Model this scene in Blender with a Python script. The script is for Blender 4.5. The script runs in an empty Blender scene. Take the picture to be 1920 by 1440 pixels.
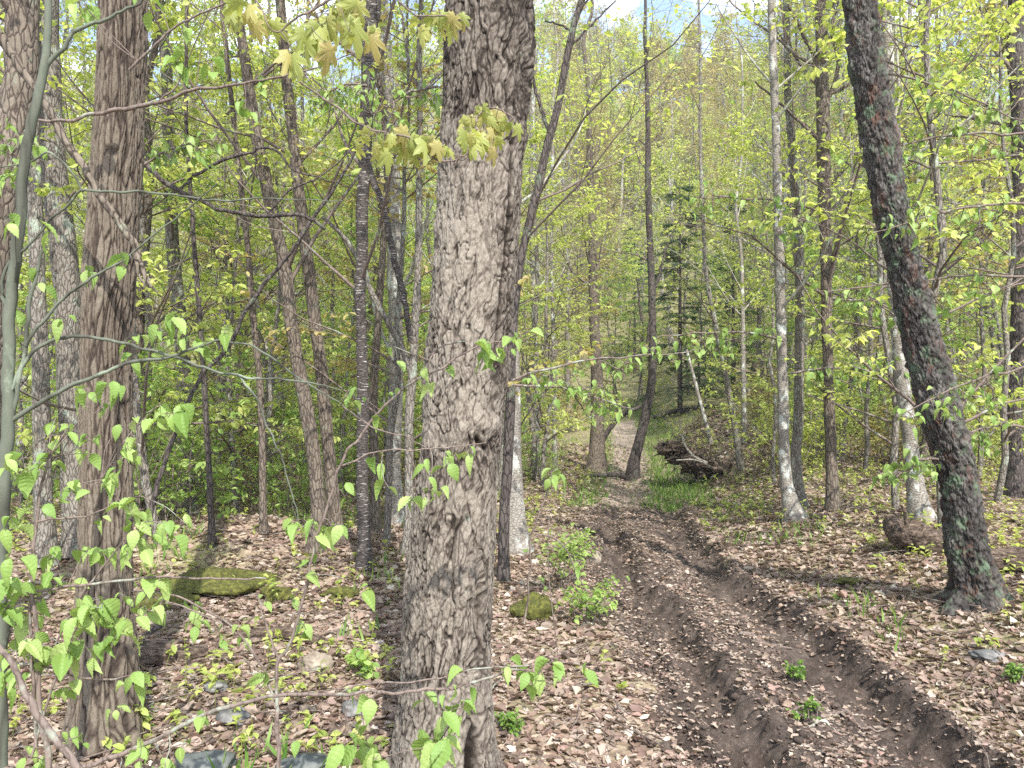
import bpy, math, random
import numpy as np
from mathutils import Vector
SC = bpy.context.scene
COL = SC.collection
R = math.radians
RN = np.random.default_rng(7)

# ------------------------------------------------------------------ camera, sky, sun
CAMZ, F, HZ = 1.7, 1440.0, 760.0          # eye height, focal length in photo pixels, horizon row
cam = bpy.data.cameras.new("camera"); camo = bpy.data.objects.new("camera", cam); COL.objects.link(camo)
camo.location = (0, 0, CAMZ); camo.rotation_euler = (R(90), 0, 0)
cam.sensor_width = 36; cam.lens = 36 * F / 1920; cam.shift_y = (HZ - 720) / 1920
cam.clip_start = 0.05; cam.clip_end = 2000
SC.camera = camo
SUN_EL, SUN_AZ = 49, 163                   # azimuth clockwise from +Y: high behind the camera
w = bpy.data.worlds.new("World"); SC.world = w; w.use_nodes = True
nt = w.node_tree; nt.nodes.clear()
def N(nt, typ, **kw):
    n = nt.nodes.new(typ)
    for k, v in kw.items():
        if k in ('ins',):
            for kk, vv in v.items(): n.inputs[kk].default_value = vv
        else: setattr(n, k, v)
    return n
sky = N(nt, 'ShaderNodeTexSky', sky_type='NISHITA', sun_disc=False, sun_elevation=R(SUN_EL), sun_rotation=R(SUN_AZ))
tc = N(nt, 'ShaderNodeTexCoord'); mp = N(nt, 'ShaderNodeMapping'); mp.inputs['Scale'].default_value = (1, 1, 2.6)
mp.inputs['Location'].default_value = (0.35, 0.2, 0.1)
cn = N(nt, 'ShaderNodeTexNoise', ins={'Scale': 3.2, 'Detail': 7, 'Roughness': .55, 'Distortion': .3})
cr = N(nt, 'ShaderNodeValToRGB'); cr.color_ramp.elements[0].position = .48; cr.color_ramp.elements[1].position = .61
mx = N(nt, 'ShaderNodeMix', data_type='RGBA'); mx.inputs['B'].default_value = (7.2, 7.6, 8.2, 1)
bg = N(nt, 'ShaderNodeBackground', ins={'Strength': .15}); wo = N(nt, 'ShaderNodeOutputWorld')
L = nt.links.new
L(tc.outputs['Generated'], mp.inputs['Vector']); L(mp.outputs[0], cn.inputs['Vector']); L(cn.outputs['Fac'], cr.inputs['Fac'])
L(cr.outputs['Color'], mx.inputs['Factor']); L(sky.outputs[0], mx.inputs['A']); L(mx.outputs['Result'], bg.inputs['Color']); L(bg.outputs[0], wo.inputs['Surface'])
sl = bpy.data.lights.new("sun", 'SUN'); sl.energy = 3.4; sl.angle = R(.5); sl.color = (1, .965, .91)
so = bpy.data.objects.new("sun", sl); COL.objects.link(so)
az = R(SUN_AZ); sd = Vector((math.sin(az) * math.cos(R(SUN_EL)), math.cos(az) * math.cos(R(SUN_EL)), math.sin(R(SUN_EL))))
so.rotation_euler = sd.to_track_quat('Z', 'Y').to_euler()
SC.view_settings.view_transform = 'Standard'; SC.view_settings.look = 'None'
SC.view_settings.exposure = 1.5; SC.view_settings.gamma = 1
SC.cycles.max_bounces = 10; SC.cycles.diffuse_bounces = 6; SC.cycles.glossy_bounces = 1; SC.cycles.transmission_bounces = 7
SC.cycles.caustics_reflective = False; SC.cycles.caustics_refractive = False
SC.cycles.use_denoising = False
SC.cycles.sample_clamp_indirect = 4

# ------------------------------------------------------------------ noise in numpy
def _h(ix, iy, iz, s):
    v = (ix * 374761393 + iy * 668265263 + iz * 2147483647 + s * 974711) & 0xffffffff
    v = ((v ^ (v >> 13)) * 1274126177) & 0xffffffff
    v = ((v ^ (v >> 16)) * 2246822519) & 0xffffffff
    return ((v ^ (v >> 15)) & 0xffffff) / float(0xffffff)
def vnoise(x, y, z, s=0):
    x, y, z = np.broadcast_arrays(np.asarray(x, float), np.asarray(y, float), np.asarray(z, float))
    ix, iy, iz = np.floor(x).astype(np.int64), np.floor(y).astype(np.int64), np.floor(z).astype(np.int64)
    fx, fy, fz = x - ix, y - iy, z - iz
    fx = fx * fx * (3 - 2 * fx); fy = fy * fy * (3 - 2 * fy); fz = fz * fz * (3 - 2 * fz)
    r = 0
    for a in (0, 1):
        for b in (0, 1):
            for c in (0, 1):
                r = r + _h(ix + a, iy + b, iz + c, s) * (fx if a else 1 - fx) * (fy if b else 1 - fy) * (fz if c else 1 - fz)
    return r * 2 - 1
def fbm(x, y, z=0, o=4, s=0, g=.5):
    r, a, f = 0, 1, 1
    for i in range(o):
        r = r + a * vnoise(x * f, y * f, z * f, s + i * 17); a *= g; f *= 2.03
    return r
def voro(x, y, z, s=0):                     # F2 - F1
    ix, iy, iz = np.floor(x).astype(np.int64), np.floor(y).astype(np.int64), np.floor(z).astype(np.int64)
    f1 = np.full(x.shape, 9.); f2 = np.full(x.shape, 9.); cid = np.zeros(x.shape)
    for a in (-1, 0, 1):
        for b in (-1, 0, 1):
            for c in (-1, 0, 1):
                jx, jy, jz = ix + a, iy + b, iz + c
                d = np.sqrt((jx + _h(jx, jy, jz, s) - x) ** 2 + (jy + _h(jx, jy, jz, s + 5) - y) ** 2 + (jz + _h(jx, jy, jz, s + 9) - z) ** 2)
                m = d < f1
                f2 = np.where(m, f1, np.minimum(f2, d)); cid = np.where(m, _h(jx, jy, jz, s + 3), cid); f1 = np.where(m, d, f1)
    return f2 - f1, cid
def sstep(a, b, x):
    t = np.clip((x - a) / (b - a), 0, 1); return t * t * (3 - 2 * t)

# ------------------------------------------------------------------ the lie of the land
PY = [-30, 0, 12.5, 16, 20, 30, 38, 50, 70, 100, 130, 160, 190, 230, 300, 400]
PZ = [0, 0, 0, .04, .2, .95, 1.8, 4.4, 12.5, 30, 48, 64, 74, 74, 60, 50]
CY = [-20, 0, 3.6, 6, 8.2, 10.2, 12.2, 14, 20, 30, 38, 45, 60]
CX = [1.9, 1.6, 1.58, 1.63, 1.48, 1.62, 1.95, 2.45, 3.45, 4.75, 5.6, 7.5, 16]
_yy = np.linspace(-30, 400, 1721); _k = np.hanning(13); _k /= _k.sum()
_pz = np.convolve(np.pad(np.interp(_yy, PY, PZ), 6, 'edge'), _k, 'valid')
_cx = np.interp(_yy, CY, CX); _k2 = np.hanning(9); _k2 /= _k2.sum(); _cx = np.convolve(np.pad(_cx, 4, 'edge'), _k2, 'valid')
def track_off(x, y): return x - np.interp(y, _yy, _cx)
def H(x, y, fine=True):
    x = np.asarray(x, float); y = np.asarray(y, float)
    o = track_off(x, y)
    z = np.interp(y, _yy, _pz)
    far = sstep(10, 40, y)
    z = z + (.10 + .5 * far) * fbm(x * .16 / (1 + far), y * .16 / (1 + far), 3., 3, 11) * (1 - .75 * np.exp(-(o / 1.6) ** 2) * (1 - far))
    z = z + sstep(60, 130, y) * 5 * fbm(x * .02, y * .02, 1., 2, 91)
    z = z + .32 * sstep(.78, 2.7, o) * (1 - .3 * far) + .10 * sstep(-.9, -2.4, o)
    # hump with moss on the left, gully bank beside the grassy track
    z = z + .34 * np.exp(-((x + 3.0) / 1.5) ** 2 - ((y - 8.3) / 1.0) ** 2) + .16 * np.exp(-((x + 1.0) / .9) ** 2 - ((y - 7.4) / .7) ** 2)
    z = z + .75 * np.exp(-((x - np.interp(y, [15, 26], [5.1, 6.4])) / .9) ** 2) * sstep(13.5, 17, y) * (1 - sstep(22, 30, y))
    if fine:
        near = 1 - sstep(11, 15, y)
        wv = .10 * fbm(y * .7, 2., 5., 2, 5)
        def rut(c, wd, d): return -d * np.exp(-((o - c - wv) / wd) ** 4)
        z = z + near * (rut(-.62, .09, .05) + rut(-.36, .15, .12) + rut(.27, .07, .05) + rut(.53, .20, .13)
                        + .07 * np.exp(-((o - .80 - wv) / .07) ** 2) + .045 * np.exp(-((o + .15 - wv) / .1) ** 2) + .04 * np.exp(-((o + .5 - wv) / .06) ** 2))
        z = z + (1 - near) * (1 - sstep(38, 44, y)) * (-.07 * np.exp(-((o - .45) / .25) ** 2) - .07 * np.exp(-((o + .35) / .25) ** 2))
        intr = near * (1 - sstep(.7, 1., abs(o)))
        z = z + (.012 + .016 * intr) * fbm(x * 3.2, y * 3.2, 0., 4, 21) * (1 - sstep(20, 60, y)) + .030 * intr * fbm(x * 9, y * 7, 2., 4, 29, .7) + .010 * intr * np.sin(y * 46 + 3 * abs(o)) * (np.exp(-((o + .36) / .16) ** 4) + np.exp(-((o - .53) / .2) ** 4))
    return z
def at(px, py, Y): return np.array([(px - 960) / F * Y, Y, CAMZ + (HZ - py) / F * Y])
def ground_hit(px, py):
    Y = np.concatenate([np.arange(1.5, 20, .02), np.arange(20, 200, .1)])
    X = (px - 960) / F * Y; Z = CAMZ + (HZ - py) / F * Y
    i = int(np.argmax(Z < H(X, Y, False))); return np.array([X[i], Y[i], Z[i]])

# ------------------------------------------------------------------ mesh helpers
class MB:
    def __init__(s): s.v = []; s.f = []; s.n = 0; s.a = []
    def add(s, v, f, a=None):
        v = np.asarray(v, float).reshape(-1, 3); f = np.asarray(f, np.int64)
        s.v.append(v); s.f.append(f + s.n); s.n += len(v)
        s.a.append(np.zeros(len(v)) if a is None else np.asarray(a, float).reshape(-1))
        return s
    def build(s, name, mat, parent=None, smooth=True, attr=False):
        V = np.concatenate(s.v); me = bpy.data.meshes.new(name)
        loops = np.concatenate([f.reshape(-1) for f in s.f]); sizes = np.concatenate([np.full(len(f), f.shape[1]) for f in s.f])
        me.vertices.add(len(V)); me.vertices.foreach_set('co', V.astype(np.float32).reshape(-1))
        me.loops.add(len(loops)); me.loops.foreach_set('vertex_index', loops.astype(np.int32))
        me.polygons.add(len(sizes)); st = np.concatenate([[0], np.cumsum(sizes)[:-1]])
        me.polygons.foreach_set('loop_start', st.astype(np.int32))
        me.polygons.foreach_set('use_smooth', np.full(len(sizes), smooth))
        if attr:
            at_ = me.attributes.new('crack', 'FLOAT', 'POINT'); at_.data.foreach_set('value', np.concatenate(s.a).astype(np.float32))
        me.update(calc_edges=True); me.validate()
        me.materials.append(mat)
        o = bpy.data.objects.new(name, me); COL.objects.link(o)
        if parent: o.parent = parent
        return o
def nrm(v): return v / np.maximum(np.linalg.norm(v, axis=-1, keepdims=True), 1e-9)
def tubes(P, Rd, sides=4, seed=0):
    """P (N,K,3) centre lines, Rd (N,K) radii -> verts, quads"""
    P = np.asarray(P, float); Rd = np.asarray(Rd, float)
    if P.ndim == 2: P = P[None]; Rd = Rd[None]
    n, k = P.shape[:2]
    T = nrm(np.gradient(P, axis=1)); m = nrm(P[:, -1] - P[:, 0])
    ref = np.where(abs(m[:, 2:3]) > .7, np.array([[0, 1., 0]]), np.array([[0, 0, 1.]]))[:, None, :]
    U = nrm(np.cross(T, ref)); W = np.cross(T, U)
    th = np.arange(sides) * 2 * math.pi / sides
    V = P[:, :, None] + Rd[:, :, None, None] * (U[:, :, None] * np.cos(th)[None, None, :, None] + W[:, :, None] * np.sin(th)[None, None, :, None])
    i, j, s = np.meshgrid(np.arange(n), np.arange(k - 1), np.arange(sides), indexing='ij')
    b = i * k * sides + j * sides; s2 = (s + 1) % sides
    Fc = np.stack([b + s, b + s2, b + sides + s2, b + sides + s], -1).reshape(-1, 4)
    return V.reshape(-1, 3), Fc
def resample(pts, n):
    """smooth a polyline (M,C) by Catmull-Rom on chord length, to n rows"""
    p = np.asarray(pts, float); d = np.concatenate([[0], np.cumsum(np.linalg.norm(np.diff(p[:, :3], axis=0), axis=1))])
    t = np.linspace(0, d[-1], n); m = np.gradient(p, d, axis=0) if len(p) > 2 else np.repeat((p[1:] - p[:1]) / d[-1], 2, 0)
    i = np.clip(np.searchsorted(d, t) - 1, 0, len(p) - 2); h = (d[i + 1] - d[i])[:, None]; u = ((t - d[i]) / h[:, 0])[:, None]
    return (2*u**3-3*u**2+1)*p[i] + (u**3-2*u**2+u)*h*m[i] + (-2*u**3+3*u**2)*p[i+1] + (u**3-u**2)*h*m[i+1]
def empty(name, loc, label, cat, group=None, kind=None):
    o = bpy.data.objects.new(name, None); COL.objects.link(o); o.location = loc; o.empty_display_size = .2
    return tag(o, label, cat, group, kind)
def tag(o, label, cat=None, group=None, kind=None):
    if label: o['label'] = label
    if cat: o['category'] = cat
    if group: o['group'] = group
    if kind: o['kind'] = kind
    return o

# ------------------------------------------------------------------ materials
def mat(name):
    m = bpy.data.materials.new(name); m.use_nodes = True; nt = m.node_tree
    b = nt.nodes['Principled BSDF']; b.inputs['Specular IOR Level'].default_value = .25; b.inputs['Roughness'].default_value = .85
    return m, nt, b
def ramp(nt, fac, stops, interp='LINEAR'):
    r = N(nt, 'ShaderNodeValToRGB'); e = r.color_ramp.elements; r.color_ramp.interpolation = interp
    while len(e) < len(stops): e.new(.5)
    for k, (p, c) in enumerate(stops):
        e[k].position = p; e[k].color = (*c, 1) if hasattr(c, '__len__') else (c, c, c, 1)
    nt.links.new(fac, r.inputs['Fac']); return r.outputs['Color']
def mixc(nt, fac, a, b, mode='MIX'):
    m = N(nt, 'ShaderNodeMix', data_type='RGBA', blend_type=mode)
    for s, v in (('Factor', fac), ('A', a), ('B', b)):
        if isinstance(v, (int, float)): m.inputs[s].default_value = v
        elif isinstance(v, tuple): m.inputs[s].default_value = (*v, 1)
        else: nt.links.new(v, m.inputs[s])
    return m.outputs['Result']
def coords(nt, scale=(1, 1, 1), out='Object'):
    t = N(nt, 'ShaderNodeTexCoord'); p = N(nt, 'ShaderNodeMapping'); p.inputs['Scale'].default_value = scale
    nt.links.new(t.outputs[out], p.inputs['Vector']); return p.outputs[0]
def noise(nt, vec, scale, detail=4, rough=.6, dist=0, out='Fac'):
    n = N(nt, 'ShaderNodeTexNoise', ins={'Scale': scale, 'Detail': detail, 'Roughness': rough, 'Distortion': dist})
    nt.links.new(vec, n.inputs['Vector']); return n.outputs[out]
def bump(nt, b, h, strength, dist):
    n = N(nt, 'ShaderNodeBump', ins={'Strength': strength, 'Distance': dist})
    nt.links.new(h, n.inputs['Height']); nt.links.new(n.outputs[0], b.inputs['Normal'])
def warp(nt, vec, scale, amt):
    n = noise(nt, vec, scale, 3, .6, 0, 'Color'); v = N(nt, 'ShaderNodeVectorMath', operation='MULTIPLY_ADD')
    v.inputs[1].default_value = (amt,) * 3
    nt.links.new(n, v.inputs[0]); nt.links.new(vec, v.inputs[2]); return v.outputs[0]
def bark(name, light, mid, dark, lich=None, lichamt=.6, sc=28, sz=.3, bs=.8, bd=.01, strokes=None, patch=None):
    m, nt, b = mat(name)
    v = warp(nt, coords(nt, (1, 1, sz)), 12, .06)
    vo = N(nt, 'ShaderNodeTexVoronoi', feature='DISTANCE_TO_EDGE', ins={'Scale': sc}); nt.links.new(v, vo.inputs['Vector'])
    n1 = noise(nt, coords(nt, (1, 1, .35)), 60, 6, .7); n2 = noise(nt, coords(nt, (1, 1, .6)), 3.5, 4, .6)
    pl = ramp(nt, n1, [(.32, mid), (.66, light)])
    pl = mixc(nt, ramp(nt, n2, [(.35, 0.), (.62, .75)]), pl, mid)
    c = mixc(nt, ramp(nt, vo.outputs['Distance'], [(.0, 0.), (.11, 1.)]), dark, pl)
    if patch: c = mixc(nt, ramp(nt, noise(nt, coords(nt, (1, 1, .8)), 2.2, 5, .7), [(.52, 0.), (.6, .8)]), c, patch)
    if lich: c = mixc(nt, ramp(nt, noise(nt, coords(nt, (1, 1, .7)), 7, 6, .7), [(lichamt - .05, 0.), (lichamt + .04, .8)]), c, lich)
    if strokes:
        s = noise(nt, coords(nt, (2., 2., 13)), 7, 3, .6); c = mixc(nt, ramp(nt, s, [(.60, 0.), (.66, 1.)]), c, strokes)
    nt.links.new(c, b.inputs['Base Color'])
    hh = N(nt, 'ShaderNodeMath', operation='MULTIPLY_ADD'); hh.inputs[1].default_value = .5
    nt.links.new(n1, hh.inputs[0]); nt.links.new(ramp(nt, vo.outputs['Distance'], [(0., 0.), (.18, 1.)]), hh.inputs[2])
    bump(nt, b, hh.outputs[0], bs, bd); b.inputs['Roughness'].default_value = .9
    return m
def crackbark(name, cols, lich=None, la=.62, top=None, red=None):
    """bark whose plates are modelled: colour follows the plate pattern carried by the mesh"""
    m, nt, b = mat(name)
    a = N(nt, 'ShaderNodeAttribute', attribute_name='crack')
    n1 = noise(nt, coords(nt, (1, 1, .4)), 90, 7, .75); n2 = noise(nt, coords(nt, (1, 1, .5)), 4, 5, .65)
    s = N(nt, 'ShaderNodeMath', operation='MULTIPLY_ADD'); s.inputs[1].default_value = .55
    nt.links.new(n1, s.inputs[0]); nt.links.new(a.outputs['Fac'], s.inputs[2])
    s2 = N(nt, 'ShaderNodeMath', operation='MULTIPLY_ADD'); s2.inputs[1].default_value = .7
    nt.links.new(n2, s2.inputs[0]); nt.links.new(s.outputs[0], s2.inputs[2])
    c = ramp(nt, s2.outputs[0], [(.0, cols[0])] + [(p, q) for p, q in cols[1:]]) if False else None
    md = N(nt, 'ShaderNodeMath', operation='MULTIPLY'); md.inputs[1].default_value = .5; nt.links.new(s2.outputs[0], md.inputs[0])
    c = ramp(nt, md.outputs[0], cols)
    if red: c = mixc(nt, ramp(nt, noise(nt, coords(nt, (1, 1, .5)), 11, 5, .7), [(.55, 0.), (.62, .75)]), c, red)
    if lich: c = mixc(nt, ramp(nt, noise(nt, coords(nt, (1, 1, .7)), 8, 7, .75), [(la - .03, 0.), (la + .04, .8)]), c, lich)
    nt.links.new(c, b.inputs['Base Color']); b.inputs['Roughness'].default_value = .92
    bump(nt, b, noise(nt, coords(nt, (1, 1, .22)), 75, 6, .75), .9, .012)
    return m
def leafmat(name, cols, trans=.45, gloss=.35, veins=False):
    m, nt, b = mat(name)
    g = N(nt, 'ShaderNodeNewGeometry'); c = ramp(nt, g.outputs['Random Per Island'], [(i / (len(cols) - 1), q) for i, q in enumerate(cols)])
    nt.links.new(c, b.inputs['Base Color']); b.inputs['Roughness'].default_value = gloss + .15; b.inputs['Specular IOR Level'].default_value = .3
    tr = N(nt, 'ShaderNodeBsdfTranslucent'); br = mixc(nt, 1., c, (1.3, 1.24, .75), 'MULTIPLY'); nt.links.new(br, tr.inputs['Color'])
    ms = N(nt, 'ShaderNodeMixShader'); ms.inputs[0].default_value = trans
    nt.links.new(b.outputs[0], ms.inputs[1]); nt.links.new(tr.outputs[0], ms.inputs[2])
    nt.links.new(ms.outputs[0], nt.nodes['Material Output'].inputs['Surface'])
    return m
M = {}
M['main'] = crackbark('bark_plated', [(.36, (.022, .016, .012)), (.45, (.055, .043, .033)), (.53, (.118, .097, .078)), (.69, (.245, .212, .172))], lich=(.22, .26, .21), la=.665)
M['ridge'] = crackbark('bark_ridged', [(.30, (.020, .014, .010)), (.44, (.07, .052, .040)), (.60, (.118, .094, .070)), (.8, (.19, .158, .12))], lich=(.10, .13, .075), la=.67)
M['scaly'] = crackbark('bark_scaly_dark', [(.30, (.006, .005, .005)), (.47, (.025, .021, .019)), (.64, (.07, .062, .055)), (.84, (.18, .165, .15))], lich=(.10, .14, .085), la=.565, red=(.10, .05, .035))
M['brown'] = bark('bark_brown', (.21, .175, .135), (.11, .088, .067), (.045, .032, .026), lich=(.17, .2, .14), lichamt=.66)
M['grey'] = bark('bark_grey', (.28, .26, .22), (.15, .13, .108), (.07, .055, .045), lich=(.3, .34, .27), lichamt=.6, sc=34)
M['pale'] = bark('bark_pale', (.33, .305, .265), (.19, .17, .143), (.09, .072, .058), lich=(.5, .52, .47), lichamt=.58, sc=22, sz=1.8, bs=.4, patch=(.2, .17, .145))
M['dark'] = bark('bark_dark', (.12, .10, .09), (.06, .048, .042), (.018, .014, .012), lich=(.12, .15, .10), lichamt=.63)
M['birch'] = bark('bark_birch', (.10, .085, .075), (.055, .045, .04), (.02, .016, .014), sc=20, sz=2.5, strokes=(.36, .34, .31), bs=.5)
M['green'] = bark('bark_green_smooth', (.13, .14, .105), (.085, .095, .07), (.05, .05, .038), sc=6, sz=.2, bs=.15, bd=.003, lich=(.2, .23, .17), lichamt=.63)
M['twig'] = bark('bark_twig', (.22, .17, .14), (.13, .10, .085), (.08, .06, .05), sc=40, bs=.2, bd=.002, lich=(.28, .31, .25), lichamt=.6)
M['paletwig'] = bark('bark_pale_twig', (.42, .40, .34), (.27, .25, .2), (.13, .11, .09), sc=40, bs=.2, bd=.002, lich=(.38, .42, .34), lichamt=.55)
M['lf_fg'] = leafmat('leaf_fresh', [(.18, .29, .07), (.25, .36, .10), (.35, .44, .16)], .42)
M['lf_a'] = leafmat('leaf_green', [(.20, .33, .09), (.33, .46, .125), (.44, .55, .19)], .58)
M['lf_b'] = leafmat('leaf_yellow_green', [(.30, .38, .10), (.43, .50, .14), (.54, .57, .21)], .58)
M['lf_c'] = leafmat('leaf_olive', [(.28, .27, .08), (.38, .34, .12), (.42, .33, .17)], .45)
M['lf_o'] = leafmat('leaf_hill', [(.30, .24, .15), (.24, .26, .08), (.33, .33, .11), (.28, .22, .13), (.34, .36, .12)], .45)
M['lf_m'] = leafmat('leaf_maple_bronze', [(.27, .31, .09), (.38, .41, .13), (.40, .34, .14)], .5)
M['lf_d'] = leafmat('needle_dark', [(.07, .13, .06), (.11, .18, .08), (.16, .24, .10)], .35)
M['grass'] = leafmat('grass_blade', [(.07, .15, .025), (.13, .23, .04), (.22, .30, .07)], .35)
M['litter'] = leafmat('dry_leaf', [(.065, .043, .033), (.24, .165, .125), (.36, .275, .21), (.12, .082, .062), (.43, .36, .29), (.29, .19, .155), (.09, .063, .05), (.37, .295, .235), (.18, .12, .093), (.56, .49, .41)], .25, .45)

# forest floor: cells of old leaves over humus, greener where low plants grow
m, nt, b = mat('forest_floor_litter'); M['floor'] = m
v = warp(nt, coords(nt, (1, 1, 1)), 9, .05)
vo = N(nt, 'ShaderNodeTexVoronoi', feature='F1', ins={'Scale': 17.0}); nt.links.new(v, vo.inputs['Vector'])
sep = N(nt, 'ShaderNodeSeparateColor'); nt.links.new(vo.outputs['Color'], sep.inputs[0])
c = ramp(nt, sep.outputs[0], [(0, (.12, .08, .06)), (.25, (.24, .165, .125)), (.5, (.34, .26, .20)), (.7, (.19, .125, .095)), (1, (.48, .40, .31))])
c = mixc(nt, ramp(nt, noise(nt, coords(nt), 25, 6, .7), [(.38, .5), (.6, 0.)]), c, (.10, .07, .055))
gm = ramp(nt, noise(nt, coords(nt), .55, 5, .65), [(.42, 0.), (.58, .6)])
sx = N(nt, 'ShaderNodeSeparateXYZ'); nt.links.new(coords(nt), sx.inputs[0]); mr = N(nt, 'ShaderNodeMapRange', ins={'From Min': 16., 'From Max': 32., 'To Max': .8}); nt.links.new(sx.outputs['Y'], mr.inputs['Value'])
gm = mixc(nt, mr.outputs[0], gm, (.85, .85, .85))
c = mixc(nt, gm, c, ramp(nt, noise(nt, coords(nt), 30, 4), [(.3, (.08, .085, .03)), (.7, (.24, .24, .09))]))
nt.links.new(c, b.inputs['Base Color']); bump(nt, b, vo.outputs['Distance'], .8, .03)
m, nt, b = mat('track_mud'); M['mud'] = m
n1 = noise(nt, coords(nt, (1, .5, 1)), 7, 7, .75); n2 = noise(nt, coords(nt), 38, 7, .8)
c = ramp(nt, n1, [(.3, (.036, .026, .020)), (.48, (.090, .066, .052)), (.68, (.20, .155, .125))])
c = mixc(nt, ramp(nt, n2, [(.55, 0.), (.66, .7)]), c, (.24, .18, .14))
c = mixc(nt, ramp(nt, n2, [(.3, .5), (.6, 0.)]), c, (.03, .022, .018))
nt.links.new(c, b.inputs['Base Color']); b.inputs['Roughness'].default_value = .75; bump(nt, b, n2, 1., .03)
m, nt, b = mat('lane_earth'); M['lane'] = m; n1 = noise(nt, coords(nt), 14, 7, .75)
nt.links.new(ramp(nt, n1, [(.32, (.12, .085, .065)), (.5, (.24, .19, .15)), (.68, (.36, .30, .24))]), b.inputs['Base Color']); bump(nt, b, n1, .8, .02)
def simple(name, stops, sc, bs=.6, bd=.01, rough=.85):
    m, nt, b = mat(name); n = noise(nt, coords(nt), sc, 7, .7)
    nt.links.new(ramp(nt, n, stops), b.inputs['Base Color']); bump(nt, b, n, bs, bd); b.inputs['Roughness'].default_value = rough; return m
M['rock'] = simple('grey_stone', [(.35, (.05, .052, .05)), (.5, (.125, .122, .115)), (.65, (.22, .21, .195))], 9)
M['tanrock'] = simple('tan_stone', [(.35, (.10, .075, .052)), (.5, (.20, .165, .125)), (.65, (.31, .265, .205))], 9)
M['slab'] = simple('slate_stone', [(.35, (.045, .052, .048)), (.55, (.10, .108, .10)), (.7, (.18, .18, .165))], 6)
M['moss'] = simple('moss', [(.32, (.05, .035, .022)), (.45, (.06, .065, .015)), (.58, (.12, .12, .025)), (.72, (.2, .18, .06))], 28, 1., .03, 1)
m, nt, b = mat('rotten_wood'); M['rot'] = m; n1 = noise(nt, coords(nt, (2.5, 10, 10)), 5, 7, .75)
nt.links.new(ramp(nt, n1, [(.36, (.014, .010, .008)), (.46, (.075, .052, .038)), (.56, (.18, .13, .095)), (.68, (.32, .25, .19))]), b.inputs['Base Color']); bump(nt, b, n1, 1., .04)
M['earth'] = simple('torn_earth', [(.36, (.02, .014, .01)), (.5, (.08, .056, .04)), (.68, (.19, .145, .105))], 7, 1., .06)
M['white'] = simple('bare_white_wood', [(.3, (.3, .25, .2)), (.6, (.62, .56, .48))], 12)

# ------------------------------------------------------------------ forest floor and track from one height field
ys = np.concatenate([np.linspace(-8, 2.4, 50, False), 2.4 * np.exp(np.linspace(0, math.log(16 / 2.4), 360, False)),
                     16 * np.exp(np.linspace(0, math.log(60 / 16), 150, False)), 60 * np.exp(np.linspace(0, math.log(320 / 60), 60))])
s = np.linspace(-1, 1, 721); s = np.sign(s) * (.55 * abs(s) + .45 * abs(s) ** 3)
Yg = np.repeat(ys[:, None], len(s), 1); Xg = (13 + 1.0 * np.maximum(ys, 0))[:, None] * s[None]
ysh = np.interp(ys, [2, 10], [1.2, 0]); Xg = Xg + ysh[:, None] * (1 - abs(s))[None]
Zg = H(Xg, Yg)
V = np.stack([Xg, Yg, Zg], -1).reshape(-1, 3); nc = len(s)
i, j = np.meshgrid(np.arange(len(ys) - 1), np.arange(nc - 1), indexing='ij')
Fq = np.stack([i * nc + j, i * nc + j + 1, (i + 1) * nc + j + 1, (i + 1) * nc + j], -1).reshape(-1, 4)
fc = V[Fq].mean(1); o_ = track_off(fc[:, 0], fc[:, 1]) + .10 * fbm(fc[:, 0] * 2.5, fc[:, 1] * 2.5, 0, 3, 77)
onroad = (abs(o_ - .02) < .84) & (fc[:, 1] < 13.2 + .8 * vnoise(fc[:, 0] * 3, 0, 0, 5))
lane = (o_ > -.85) & (o_ < .12) & (fc[:, 1] >= 12.8) & (fc[:, 1] < 31) & ~onroad
def subset(mask):
    f = Fq[mask]; u, inv = np.unique(f, return_inverse=True); return MB().add(V[u], inv.reshape(f.shape))
tag(subset(lane).build('woodland_lane', M['lane']), 'pale trodden lane climbing away uphill beside a grass strip', None, None, 'structure')
tag(subset(~onroad & ~lane).build('ground', M['floor']), 'leaf strewn forest floor rising to a wooded hill', None, None, 'structure')
tag(subset(onroad).build('dirt_track', M['mud']), 'rutted muddy woodland track curving uphill', None, None, 'structure')

# ------------------------------------------------------------------ leaf templates (x = along, y = across, z = normal)
def T_lo():
    return np.array([[0, 0, 0], [.5, -.3, .08], [1, 0, -.1], [.5, .3, .08]]), np.array([[0, 1, 2], [0, 2, 3]])
def T_mid():
    return (np.array([[0, 0, 0], [.28, -.25, .05], [.65, -.25, .03], [1, 0, -.2], [.65, .25, .03], [.28, .25, .05], [.45, 0, -.03]]),
            np.array([[0, 1, 6], [1, 2, 6], [2, 3, 6], [3, 4, 6], [4, 5, 6], [5, 0, 6]]))
def T_hi(droop=.35, fold=.35, wd=.34, nl=25):
    v = []; t = np.linspace(0, 1, nl)
    for k, tt in enumerate(t):
        ww = .82 * wd * math.sin(math.pi * min(1, tt ** .86)) * (1 + .05 * (-1) ** k) + .004
        for a in (-1, -.66, -.33, 0, .33, .66, 1):
            v.append((tt - .05 * abs(a) * tt, a * ww, abs(a) * ww * fold - droop * tt * tt + .028 * math.sin(2 * math.pi * (tt * 7 - abs(a) * .9))))
    f = [(k * 7 + j, k * 7 + j + 1, (k + 1) * 7 + j + 1, (k + 1) * 7 + j) for k in range(nl - 1) for j in range(6)]
    return np.array(v), np.array(f)
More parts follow.
